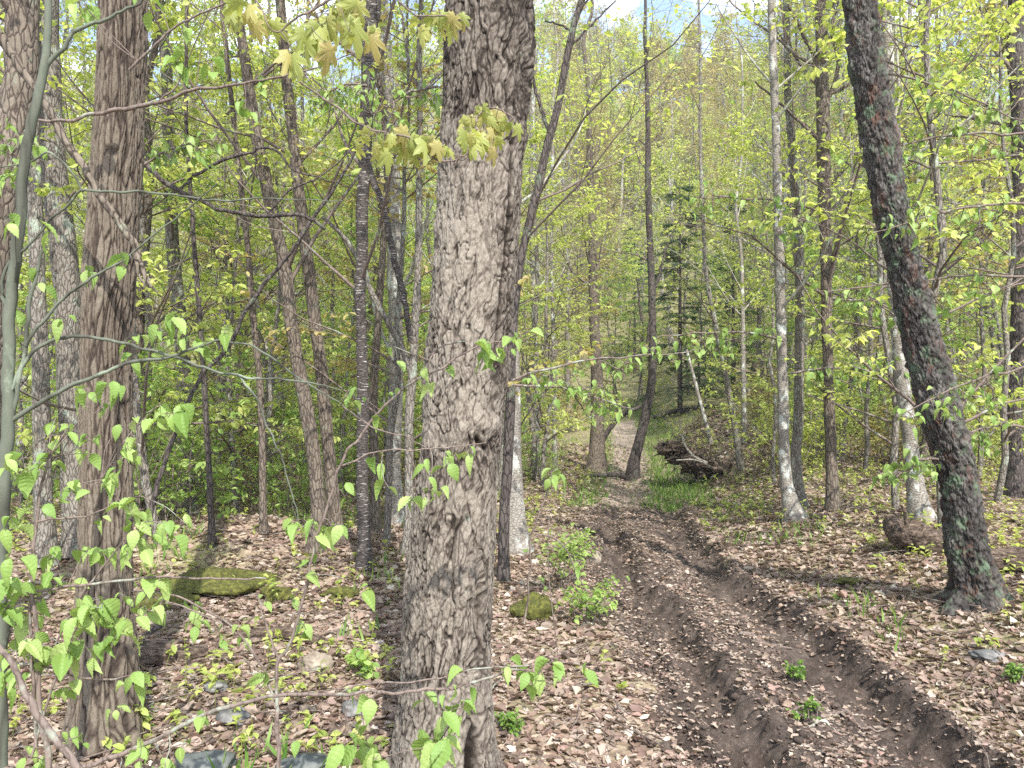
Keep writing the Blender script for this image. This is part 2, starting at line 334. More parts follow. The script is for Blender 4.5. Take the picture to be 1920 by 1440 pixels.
def T_maple():
    th = np.linspace(-2.55, 2.55, 29); r = []
    for a in th:
        lob = max(math.cos(min(abs(a) * 2.6, math.pi / 2)) * 1.0, .78 * math.cos(min(abs(abs(a) - 1.05) * 3, math.pi / 2)), .5 * math.cos(min(abs(abs(a) - 2.05) * 3, math.pi / 2)))
        r.append(.22 + .42 * lob + .03 * math.sin(a * 22))
    v = [(.35, 0, 0), (0, 0, .0)]
    for a, q in zip(th, r):
        x, y = .35 + q * math.cos(a), q * math.sin(a); v.append((x, y * .8, -.55 * x * x - .95 * y * y + .04 * math.sin(a * 12)))
    n = len(th); f = [(0, 2 + k, 3 + k) for k in range(n - 1)] + [(0, 1 + n, 1), (0, 1, 2)]
    return np.array(v), np.array(f)
def T_litter(k):
    r = np.random.default_rng(k + 40); g = []; wd = r.uniform(.22, .42); cl = r.uniform(-.5, .9); bend = r.uniform(-.5, .5); skew = r.uniform(-.2, .2)
    for a in range(6):
        t = a / 5; ww = wd * math.sin(math.pi * min(1, (.04 + .95 * t) ** .8)) * (1 + .25 * (-1) ** a * (k % 2))
        for bb in (-1, -.5, 0, .5, 1):
            g.append((t + .04 * r.normal(), bb * ww + skew * t * t, cl * ww * bb * bb + .06 * (1 - abs(bb)) * -1 + bend * (t - .5) ** 2 + .02 * r.normal() + .12 * bb * (t - .5)))
    return np.array(g), np.array([(a * 5 + b, a * 5 + b + 1, a * 5 + b + 6, a * 5 + b + 5) for a in range(5) for b in range(4)])
def leaves(tpl, pos, fwd, nor, size):
    tv, tf = tpl; fwd = nrm(fwd); side = nrm(np.cross(nor, fwd)); n2 = np.cross(fwd, side); size = np.broadcast_to(size, (len(pos),))
    V = pos[:, None] + size[:, None, None] * (tv[None, :, 0:1] * fwd[:, None] + tv[None, :, 1:2] * side[:, None] + tv[None, :, 2:3] * n2[:, None])
    Fc = tf[None] + (np.arange(len(pos)) * len(tv))[:, None, None]
    return V.reshape(-1, 3), Fc.reshape(-1, tf.shape[1])
UP = np.array([0, 0, 1.])
def rv(rg, n, s=1.): return rg.normal(0, s, (n, 3))

# fallen leaves
rg = np.random.default_rng(3)
mb = MB(); n = 250000
Y = 2.2 + (24 - 2.2) * rg.random(n) ** 1.25; X = (rg.random(n) * 2 - 1) * (.72 * Y + .8)
o = track_off(X, Y); ruts = (np.exp(-((o + .36) / .2) ** 4) + np.exp(-((o - .5) / .25) ** 4) + .6 * np.exp(-((o + .62) / .1) ** 4)) * (Y < 13)
intrack = (abs(o) < .85)
p = np.where(intrack, np.clip(.30 - .27 * ruts + .35 * fbm(X * 1.3, Y * 1.3, 0, 2, 8), .02, 1), np.clip(.8 + .45 * fbm(X * .8, Y * .8, 0, 2, 9), .1, 1))
p = np.where((Y > 13.3) & (abs(o) < 1.1), np.where(o < .1, .35, .08), p)
k = rg.random(n) < p; X, Y = X[k], Y[k]; Z = H(X, Y) + .004 + .012 * rg.random(k.sum())
for t in range(12):
    q = np.arange(t, len(X), 12); yaw = rg.random(len(q)) * 6.283
    f = np.stack([np.cos(yaw), np.sin(yaw), rg.normal(0, .18, len(q))], -1); nn = nrm(UP + rv(rg, len(q), .34))
    mb.add(*leaves(T_litter(t), np.stack([X[q], Y[q], Z[q]], -1), f, nn, np.clip(rg.lognormal(-3.28, .42, len(q)), .012, .070) * (1 + .045 * Y[q]) * np.where(abs(track_off(X[q], Y[q])) < .85, .72, 1)))
k2 = 60000; Y = 2.6 + 10.4 * rg.random(k2); o = rg.uniform(-.88, .84, k2); X = np.interp(Y, _yy, _cx) + o
ruts = np.exp(-((o + .36) / .17) ** 4) + np.exp(-((o - .53) / .22) ** 4); q = rg.random(k2) < np.clip(.55 - .50 * ruts + .4 * fbm(X * 2, Y * 2, 0, 3, 18), .03, 1); X, Y = X[q], Y[q]
for t in range(6):
    q = np.arange(t, len(X), 6); yaw = rg.random(len(q)) * 6.283
    mb.add(*leaves(T_litter(t + 3), np.stack([X[q], Y[q], H(X[q], Y[q]) + .006], -1), np.stack([np.cos(yaw), np.sin(yaw), rg.normal(0, .15, len(q))], -1), nrm(UP + rv(rg, len(q), .25)), rg.uniform(.010, .034, len(q)) * (1 + .04 * Y[q])))
tag(mb.build('leaf_litter', M['litter']), 'brown and pinkish fallen leaves covering the ground', None, None, 'stuff')

# ------------------------------------------------------------------ branch growing
def spawn(rg, P, Rd, n, t0, t1, ang, ln, K, up=.2, flat=0., wob=.12, rs=.55, tip=.25, lens=None):
    """n children on each of the N branches in P"""
    Nn, Kp = P.shape[:2]; tot = Nn * n; idx = np.repeat(np.arange(Nn), n)
    t = (rg.random(tot) * (t1 - t0) + t0); ft = t * (Kp - 1); i0 = np.clip(ft.astype(int), 0, Kp - 2); u = (ft - i0)[:, None]
    base = P[idx, i0] * (1 - u) + P[idx, i0 + 1] * u; T = nrm(P[idx, i0 + 1] - P[idx, i0]); r0 = Rd[idx, i0] * (1 - u[:, 0]) + Rd[idx, i0 + 1] * u[:, 0]
    B = nrm(np.cross(T, rv(rg, tot)))
    hor = nrm(np.cross(T, UP + 0 * T)) * np.sign(rg.random((tot, 1)) - .5); B = nrm(B * (1 - flat) + hor * flat)
    a = R(1) * (ang + rg.normal(0, 8, tot))[:, None]; D = nrm(np.cos(a) * T + np.sin(a) * B)
    Lc = ln(t) * rg.uniform(.65, 1.25, tot) if callable(ln) else ln * rg.uniform(.6, 1.3, tot)
    C = np.zeros((tot, K, 3)); C[:, 0] = base; d = D; st = (Lc / (K - 1))[:, None]
    for k in range(1, K):
        d = nrm(d + UP * up / (K - 1) + rv(rg, tot, wob)); C[:, k] = C[:, k - 1] + d * st
    rr = np.maximum(r0 * rs, .0012); Rc = rr[:, None] * np.linspace(1, tip, K)[None]
    return C, Rc
def leafy(rg, P, per, tpl, size, out=1., droop=.3, upn=.6, t0=.15):
    Nn, K = P.shape[:2]; tot = Nn * per; idx = np.repeat(np.arange(Nn), per)
    t = t0 + (1 - t0) * rg.random(tot); ft = t * (K - 1); i0 = np.clip(ft.astype(int), 0, K - 2); u = (ft - i0)[:, None]
    pos = P[idx, i0] * (1 - u) + P[idx, i0 + 1] * u; T = nrm(P[idx, i0 + 1] - P[idx, i0])
    sd_ = nrm(np.cross(T, UP + rv(rg, tot, .3))) * np.sign(rg.random((tot, 1)) - .5)
    f = T * .6 + sd_ * out - UP * droop + rv(rg, tot, .25); nn = nrm(UP * upn + rv(rg, tot, .4))
    return leaves(tpl, pos, f, nn, size * rg.uniform(.6, 1.25, tot))

def tree_arche(kind, seed):
    """returns (trunk MB, limbs MB, crown MB) around the origin"""
    rg = np.random.default_rng(seed); tm, lm, cm = MB(), MB(), MB()
    if kind == 'sapling':                      # beech understorey: flat layered sprays
        Hh = rg.uniform(4.5, 8.5); r0 = .02 + .003 * Hh; K = 12
        P = np.cumsum(np.concatenate([[[0, 0, 0]], np.stack([rg.normal(0, .05, K) * Hh / 8, rg.normal(0, .05, K) * Hh / 8, np.full(K, Hh / K)], -1)]), 0)[None]
        Rr = r0 * np.linspace(1.1, .15, K + 1)[None]; tm.add(*tubes(P, Rr, 7))
        L1, R1 = spawn(rg, P, Rr, 30, .10, .98, 68, lambda t: Hh * .27 * (1.25 - t), 6, .12, 0., .1, .42)
        L2, R2 = spawn(rg, L1, R1, 7, .2, 1, 45, .55, 4, .0, .92, .08, .55)
        L3, R3 = spawn(rg, L2, R2, 4, .25, 1, 42, .26, 3, -.05, .92, .05, .6)
        lm.add(*tubes(L1, R1, 5)); lm.add(*tubes(L2, R2, 3)); lm.add(*tubes(L3, R3, 3))
        keep = rg.random(len(L3)) < .8
        cm.add(*leafy(rg, L3[keep], 4, T_mid(), .08, .9, .55, .7)); cm.add(*leafy(rg, L2, 3, T_mid(), .08, .9, .55, .7))
    elif kind in ('tree', 'barer', 'olive'):   # canopy tree, leaf buds just open
        Hh = rg.uniform(14, 19); r0 = rg.uniform(.10, .17); K = 16
        P = np.cumsum(np.concatenate([[[0, 0, 0]], np.stack([rg.normal(0, .09, K), rg.normal(0, .09, K), np.full(K, Hh / K)], -1)]), 0)[None]
        Rr = r0 * np.interp(np.linspace(0, 1, K + 1), [0, .03, .1, 1], [1.5, 1.15, 1, .15])[None]; tm.add(*tubes(P, Rr, 10))
        L1, R1 = spawn(rg, P, Rr, 26, .22, .98, 52, lambda t: 4.6 * (1.15 - t), 7, .45, 0., .13, .38)
        L2, R2 = spawn(rg, L1, R1, 7, .2, 1, 42, 1.25, 5, .25, .3, .13, .5)
        L3, R3 = spawn(rg, L2, R2, 5, .2, 1, 40, .6, 4, .2, .3, .12, .5)
        lm.add(*tubes(L1, R1, 5)); lm.add(*tubes(L2, np.maximum(R2, .004), 3)); lm.add(*tubes(L3, np.maximum(R3, .0028), 3))
        per = {'tree': 10, 'barer': 5, 'olive': 9}[kind]
        cm.add(*leafy(rg, L3, per, T_lo(), .09 if kind != 'barer' else .075, .8, .35, .5))
    elif kind == 'pole':
        Hh = rg.uniform(10, 14); r0 = rg.uniform(.045, .08); K = 12
        P = np.cumsum(np.concatenate([[[0, 0, 0]], np.stack([rg.normal(0, .10, K), rg.normal(0, .10, K), np.full(K, Hh / K)], -1)]), 0)[None]
        Rr = r0 * np.interp(np.linspace(0, 1, K + 1), [0, .03, .1, 1], [1.4, 1.1, 1, .2])[None]; tm.add(*tubes(P, Rr, 9))
        L1, R1 = spawn(rg, P, Rr, 20, .3, .98, 55, lambda t: 3. * (1.15 - t), 6, .4, 0., .14, .36)
        L2, R2 = spawn(rg, L1, R1, 6, .2, 1, 42, .9, 4, .2, .3, .13, .5); L3, R3 = spawn(rg, L2, R2, 3, .2, 1, 40, .4, 3, .1, .4, .12, .5)
        lm.add(*tubes(L1, R1, 5)); lm.add(*tubes(L2, np.maximum(R2, .003), 3)); lm.add(*tubes(L3, np.maximum(R3, .002), 3))
        cm.add(*leafy(rg, L3, 5, T_lo(), .075, .8, .35, .5))
    elif kind == 'hill':
        Hh = rg.uniform(12, 17); r0 = rg.uniform(.10, .18); K = 8
        P = np.cumsum(np.concatenate([[[0, 0, -1]], np.stack([rg.normal(0, .15, K), rg.normal(0, .15, K), np.full(K, Hh / K)], -1)]), 0)[None]
        Rr = r0 * np.linspace(1.2, .2, K + 1)[None]; tm.add(*tubes(P, Rr, 6))
        L1, R1 = spawn(rg, P, Rr, 18, .3, .98, 45, lambda t: 5.0 * (1.2 - t), 5, .5, 0., .15, .45)
        L2, R2 = spawn(rg, L1, R1, 6, .2, 1, 45, 1.5, 3, .3, .2, .15, .5)
        lm.add(*tubes(L1, np.maximum(R1, .02), 4)); lm.add(*tubes(L2, np.maximum(R2, .012), 3))
        cm.add(*leafy(rg, L2, 13, T_lo(), .30, .9, .3, .4, 0.)); cm.v[0] += rv(rg, 1, 0)
    elif kind == 'hemlock':
        Hh = 15; K = 12; P = np.stack([np.zeros(K), np.zeros(K), np.linspace(0, Hh, K)], -1)[None]; Rr = .16 * np.linspace(1.1, .1, K)[None]; tm.add(*tubes(P, Rr, 9))
        L1, R1 = spawn(rg, P, Rr, 70, .1, .98, 80, lambda t: 3.6 * (1.08 - t), 6, -.25, 0., .06, .22)
        L2, R2 = spawn(rg, L1, R1, 15, .12, 1, 50, .75, 4, -.25, .95, .05, .5)
        lm.add(*tubes(L1, R1, 4)); lm.add(*tubes(L2, np.maximum(R2, .003), 3))
        cm.add(*leafy(rg, L2, 44, (T_lo()[0] * [1, .5, 1], T_lo()[1]), .12, 1., .2, 1.))
    return tm, lm, cm
def plant_tree(name, parts, loc, rz, sc, mats, label, cat, group=None):
    e = empty(name, loc, label, cat, group); e.rotation_euler = (0, 0, rz); e.scale = (sc,) * 3
    for nm, mbb, m_ in zip(('trunk', 'limbs', 'crown'), parts, mats):
        if mbb.n: mbb.build(nm, m_, e)
    return e
def copy_thing(e, loc, rz, sc, label=None, tilt=(0, 0)):
    c = e.copy(); COL.objects.link(c); c.location = loc; c.rotation_euler = (tilt[0], tilt[1], rz); c.scale = (sc,) * 3
    if label: c['label'] = label
    for ch in e.children:
        d = ch.copy(); COL.objects.link(d); d.parent = c
    return c

# ------------------------------------------------------------------ the big near trunks: bark modelled plate by plate
def big_trunk(path, Y, base, mode, seed, ntheta, dz, extra=None, flare=.5):
    """path: rows (py, left px, right px)"""
    p = np.array([[*(at((l + r) / 2, py, Y)), (r - l) / 2 / F * Y] for py, l, r in path]); p = p[np.argsort(p[:, 2])]
    zz = np.arange(base, p[-1, 2], dz)
    q = np.stack([np.interp(zz, p[:, 2], p[:, k]) for k in range(4)], -1)
    kk = np.hanning(41); kk /= kk.sum(); q = np.stack([np.convolve(np.pad(q[:, k], 20, 'edge'), kk, 'valid') for k in range(4)], -1)
    fl = flare * np.exp(-(zz - base) / .14)
    th = np.linspace(0, 2 * math.pi, ntheta, False)
    T, Z = np.meshgrid(th, zz); Rr = q[:, 3][:, None] * (1 + fl[:, None] * (.55 + .45 * np.cos(T * 5 + seed)))
    r0 = q[:, 3].mean(); cx_, cy_ = np.cos(T) * r0, np.sin(T) * r0
    if mode == 'plated':
        wx = .035 * fbm(cx_ * 9, cy_ * 9, Z * 5, 3, seed)
        e, cid = voro((cx_ + wx) * 30, (cy_ + wx) * 30, (Z + wx * 1.5) * 10, seed)
        e2, c2 = voro((cx_ + wx) * 60, (cy_ + wx) * 60, (Z + wx) * 26, seed + 3)
        big = fbm(cx_ * 5, cy_ * 5, Z * 2.2, 4, seed + 8)
        c1 = sstep(0, .20, abs(fbm((cx_ + wx) * 20, (cy_ + wx) * 20, (Z + wx) * 6.5, 3, seed + 30))); c3 = sstep(0, .28, abs(fbm((cx_ + wx) * 46, (cy_ + wx) * 46, (Z + wx) * 15, 3, seed + 31)))
        plate = sstep(.02, .16, e) * .45 + sstep(.0, .8, c1) * .55; fine = .5 * sstep(0, .3, e2) + .5 * c3
        rough = sstep(-.15, .3, big); a = .50 * plate + .24 * fine * (.4 + .6 * plate) + .16 * cid - .06; a = a * (1 - .42 * rough) + .24 * rough * fine * c3
        d = .0060 * plate - .0045 * (1 - sstep(0, .5, c1)) + .003 * fine + .003 * (cid > .5) + .0040 * fbm(cx_ * 70, cy_ * 70, Z * 30, 3, seed + 2, .65) + .014 * big
    elif mode == 'ridged':
        wx = .022 * fbm(cx_ * 10, cy_ * 10, Z * 2.5, 3, seed)
        e, cid = voro((cx_ + wx) * 44, (cy_ + wx) * 44, (Z + wx * 3) * 4.2, seed)
        e2, c2 = voro((cx_ + wx) * 90, (cy_ + wx) * 90, (Z + wx) * 18, seed + 3)
        big = fbm(cx_ * 5, cy_ * 5, Z * 1.5, 3, seed + 8)
        plate = sstep(.02, .2, e); a = .6 * plate + .12 * sstep(0, .3, e2) + .25 * cid - .05 + .1 * big
        d = .009 * plate + .003 * sstep(0, .3, e2) + .005 * cid + .004 * fbm(cx_ * 50, cy_ * 50, Z * 8, 3, seed + 2) + .010 * big
    else:
        wx = .04 * fbm(cx_ * 8, cy_ * 8, Z * 5, 3, seed)
        e, cid = voro((cx_ + wx) * 26, (cy_ + wx) * 26, (Z + wx) * 13, seed)
        e2, c2 = voro((cx_ + wx) * 60, (cy_ + wx) * 60, (Z + wx) * 34, seed + 3)
        big = fbm(cx_ * 6, cy_ * 6, Z * 3, 4, seed + 8)
        c1 = sstep(0, .22, abs(fbm((cx_ + wx) * 18, (cy_ + wx) * 18, (Z + wx) * 9, 3, seed + 30))); c3 = sstep(0, .3, abs(fbm((cx_ + wx) * 40, (cy_ + wx) * 40, (Z + wx) * 24, 3, seed + 31)))
        plate = .4 * sstep(.0, .2, e) + .6 * c1; a = .34 * plate + .22 * c3 + .22 * cid * plate + .12 * big + .02
        d = .015 * plate * (.3 + cid) + .009 * c3 + .012 * fbm(cx_ * 34, cy_ * 34, Z * 22, 3, seed + 2) + .016 * big
    if extra is not None:
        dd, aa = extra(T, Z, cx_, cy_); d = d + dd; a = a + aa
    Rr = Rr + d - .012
    X = q[:, 0][:, None] + Rr * np.cos(T); Yv = q[:, 1][:, None] + Rr * np.sin(T)
    V = np.stack([X, Yv, Z], -1).reshape(-1, 3); n, k = Z.shape
    ii, jj = np.meshgrid(np.arange(n - 1), np.arange(k), indexing='ij'); j2 = (jj + 1) % k
    Fc = np.stack([ii * k + jj, ii * k + j2, (ii + 1) * k + j2, (ii + 1) * k + jj], -1).reshape(-1, 4)
    return MB().add(V, Fc, a), q
def near_tree(name, label, path, Y, mode, seed, ntheta, dz, mkey, dirtop, extra=None, leafm='lf_b', flare=.5):
    l = np.array(path[-1]); bx = at((l[1] + l[2]) / 2, 0, Y)[0]; bz = float(H(bx, Y)) - .06
    pth = list(path)
    zb = HZ + (CAMZ - bz) / F * 0 + (CAMZ - bz) * F / Y
    if zb > pth[-1][0]: pth.append((zb + 4, l[1] - 8, l[2] + 8))
    tm, q = big_trunk(pth, Y, bz, mode, seed, ntheta, dz, extra, flare)
    e = empty(name, (bx, Y, bz), label, 'tree')
    off = -np.array([bx, Y, bz])
    rg = np.random.default_rng(seed); tp = q[-1, :3]; n = 10
    up = tp + np.cumsum(np.concatenate([[[0, 0, -.01]], nrm(np.array(dirtop) + rv(rg, n, .03)) * 1.0]), 0)
    P = up[None]; Rr = (q[-1, 3] * np.linspace(.97, .2, n + 1))[None]
    tm.add(*tubes(P, Rr, 20), a=np.full((n + 1) * 20, .5))
    tm.v = [v + off for v in tm.v]; tm.build('trunk', M[mkey], e, attr=True)
    L1, R1 = spawn(rg, P, Rr, 16, .25, 1, 52, 3.2, 6, .4, 0, .12, .4); L2, R2 = spawn(rg, L1, R1, 6, .2, 1, 42, 1.2, 4, .2, .3, .12, .5)
    L3, R3 = spawn(rg, L2, R2, 4, .2, 1, 40, .5, 3, .2, .3, .12, .5)
    lm = MB().add(*tubes(L1, R1, 5)).add(*tubes(L2, R2, 3)).add(*tubes(L3, R3, 3)); lm.v = [v + off for v in lm.v]; lm.build('limbs', M['twig'], e)
    cm = MB().add(*leafy(rg, L3, 5, T_lo(), .09)); cm.v = [v + off for v in cm.v]; cm.build('crown', M[leafm], e)
    return e
def zof(py, Y): return CAMZ + (HZ - py) / F * Y
T1Y = 3.45
def t1x(T, Z, cx_, cy_):
    # theta = -pi/2 faces the camera; right side of the picture is theta ~ 0
    def bumpat(th0, z0, st, sz, h): return h * np.exp(-((np.angle(np.exp(1j * (T - th0)))) / st) ** 2 - ((Z - z0) / sz) ** 2)
    d = bumpat(-.25, zof(130, T1Y), .35, .22, .035) + bumpat(-.5, zof(265, T1Y), .5, .05, .02) + bumpat(-.75, zof(795, T1Y), .6, .05, .018)
    jag = .6 + .8 * fbm(cx_ * 30, cy_ * 30, Z * 30, 2, 71); d = d - bumpat(-.85, zof(826, T1Y) + .02 * np.sin(T * 9), .42, .016, .03) * jag + bumpat(-2.8, zof(430, T1Y), .4, .06, .012)
    d = d - bumpat(-.75, zof(500, T1Y), .055, .45, .028) - bumpat(-.85, zof(1120, T1Y), .08, .14, .03)
    d = d - bumpat(-.98, zof(1420, T1Y), .10, .16, .10) + bumpat(-.62, zof(1330, T1Y), .28, .3, .03)
    a = -.6 * bumpat(-.85, zof(826, T1Y) + .02 * np.sin(T * 9), .4, .018, 1) - .5 * bumpat(-.75, zof(500, T1Y), .05, .45, 1) - .9 * bumpat(-.98, zof(1420, T1Y), .09, .17, 1)
    a = a - .16 * sstep(-.9, .2, -abs(T - 2 * math.pi + .2) ) * 1  # shade on the trunk's right flank, painted into the bark tone
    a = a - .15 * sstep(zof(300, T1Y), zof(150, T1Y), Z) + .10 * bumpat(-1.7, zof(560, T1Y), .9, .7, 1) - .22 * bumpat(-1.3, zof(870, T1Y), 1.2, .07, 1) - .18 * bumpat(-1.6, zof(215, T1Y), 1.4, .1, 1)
    return d, a
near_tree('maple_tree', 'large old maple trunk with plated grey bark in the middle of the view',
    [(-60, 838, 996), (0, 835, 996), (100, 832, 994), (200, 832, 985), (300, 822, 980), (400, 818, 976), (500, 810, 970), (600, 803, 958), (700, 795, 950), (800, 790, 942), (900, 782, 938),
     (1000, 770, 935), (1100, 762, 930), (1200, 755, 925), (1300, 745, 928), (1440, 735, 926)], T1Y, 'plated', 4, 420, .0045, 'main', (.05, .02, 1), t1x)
near_tree('oak_tree', 'tall brown trunk with long vertical bark ridges on the left, fern at its foot',
    [(-60, 192, 278), (0, 191, 276), (100, 186, 274), (200, 180, 269), (300, 176, 265), (400, 169, 257), (500, 162, 251), (600, 159, 247), (700, 156, 244), (900, 153, 243), (1100, 151, 244), (1200, 144, 250),
     (1300, 139, 257)], 3.75, 'ridged', 21, 300, .006, 'ridge', (.03, .02, 1), flare=.28)
g = ground_hit(1838, 1128)
near_tree('cherry_tree', 'dark scaly trunk leaning left over the right bank, lichen on its foot',
    [(-60, 1578, 1628), (0, 1586, 1636), (100, 1594, 1652), (200, 1609, 1668), (300, 1627, 1684), (400, 1643, 1702), (480, 1664, 1718), (600, 1687, 1750), (700, 1712, 1779), (800, 1738, 1806), (900, 1763, 1828),
     (1000, 1776, 1846), (1060, 1784, 1856), (1100, 1795, 1870)], g[1], 'scaly', 33, 260, .010, 'scaly', (-.18, .02, 1), flare=.95)

# ------------------------------------------------------------------ traced middle-distance trees
def traced(name, label, pts, mkey, Y=None, sides=14, crown='lf_b', ncr=10, per=3, top=None, branches=(), group=None, flare=1.5, stopz=None, leafsz=.075, cr0=.2):
    """pts: (px, py, width px) from the foot upwards"""
    if Y is None: Y = ground_hit(pts[0][0], pts[0][1])[1]
    P = np.array([[*at(x, y, Y), ww / 2 / F * Y] for x, y, ww in pts])
    bz = float(H(P[0, 0], P[0, 1]))
    if P[0, 2] > bz + .01: P = np.vstack([[P[0, 0], P[0, 1], bz - .08, P[0, 3]], P])
    elif P[0, 2] < bz - .1: P[:, 2] += 0
    rg = np.random.default_rng(int(abs(pts[0][0] * 7 + pts[0][1])))
    if stopz is None:
        d = nrm(P[-1, :3] - P[-2, :3]); d = nrm(d + UP * 1.2); hh = (top or rg.uniform(10, 15)) - P[-1, 2]
        m_ = 6; ext = []
        for k in range(1, m_ + 1):
            if hh <= 0: break
            q = P[-1, :3] + d * hh * k / m_ + rg.normal(0, .06, 3) * [1, 1, 0]; ext.append([*q, P[-1, 3] * (1 - .8 * k / m_)])
        if ext: P = np.vstack([P, ext])
    n = max(24, len(P) * 4); Q = resample(P, n); Q[:, 3] = np.maximum(Q[:, 3], .002)
    hb = np.maximum(Q[:, 2] - bz, 0); Q[:, 3] *= 1 + (flare - 1) * np.exp(-hb / (.8 * P[0, 3] * 2 + .05))
    Q[:, :2] += (rg.normal(0, 1, (n, 2)) * .04 * Q[:, 3:4])
    root = np.array([P[0, 0], P[0, 1], bz]); e = empty(name, tuple(root), label, 'tree', group)
    TP, TR = Q[None, :, :3] - root, Q[None, :, 3]
    tm = MB(); v, f = tubes(TP, TR, sides)
    v = v + (nrm(v - np.repeat(TP[0], sides, 0)) * (np.repeat(TR[0], sides) * .09 * fbm(v[:, 0] * 9 + 3, v[:, 1] * 9, v[:, 2] * 4, 2, 3))[:, None]); tm.add(v, f)
    tm.build('trunk', M[mkey], e)
    lm = MB(); tw = []
    for br in branches:
        B = np.array([[*(at(b_[0], b_[1], Y + (b_[3] if len(b_) > 3 else 0))), b_[2] / 2 / F * Y] for b_ in br]); Qb = resample(B, len(B) * 4)
        Qb[:, :3] += rg.normal(0, .004 * Y / 6, (len(Qb), 3)); Qb[:, 3] = np.maximum(Qb[:, 3], .0015)
        MB().add(*tubes(Qb[None, :, :3] - root, Qb[None, :, 3], 8)).build('branch', M[mkey], e); Pb = resample(Qb, 12); tw.append((Pb[None, :, :3] - root, Pb[None, :, 3]))
    if ncr:
        L1, R1 = spawn(rg, TP, np.maximum(TR, .006), ncr, cr0, .99, 50, lambda t: .22 * (top or 12) * (1.15 - t), 6, .4, 0, .13, .33)
        L2, R2 = spawn(rg, L1, R1, 6, .2, 1, 42, 1., 4, .2, .3, .12, .5); L3, R3 = spawn(rg, L2, R2, 4, .2, 1, 40, .45, 3, .1, .4, .12, .5)
        lm.add(*tubes(L1, np.maximum(R1, .003), 5)); lm.add(*tubes(L2, np.maximum(R2, .0022), 3)); lm.add(*tubes(L3, np.maximum(R3, .0016), 3))
        if per: MB().add(*leafy(rg, L3, per, T_lo(), leafsz)).build('crown', M[crown], e)
    elif tw and per:
        A = np.concatenate([a for a, b_ in tw]); Bq = np.concatenate([b_ for a, b_ in tw])
        L2, R2 = spawn(rg, A, Bq, 7, .25, 1, 45, .5, 4, .05, .5, .12, .4); L3, R3 = spawn(rg, L2, R2, 3, .2, 1, 40, .22, 3, .0, .6, .12, .5)
        lm.add(*tubes(L2, np.maximum(R2, .0012), 3)); lm.add(*tubes(L3, np.maximum(R3, .0009), 3))
        MB().add(*leafy(rg, L3, per, T_mid(), .05)).build('crown', M[crown], e)
    if lm.n: lm.build('limbs', M['twig' if mkey != 'pale' else 'paletwig'], e)
    return e
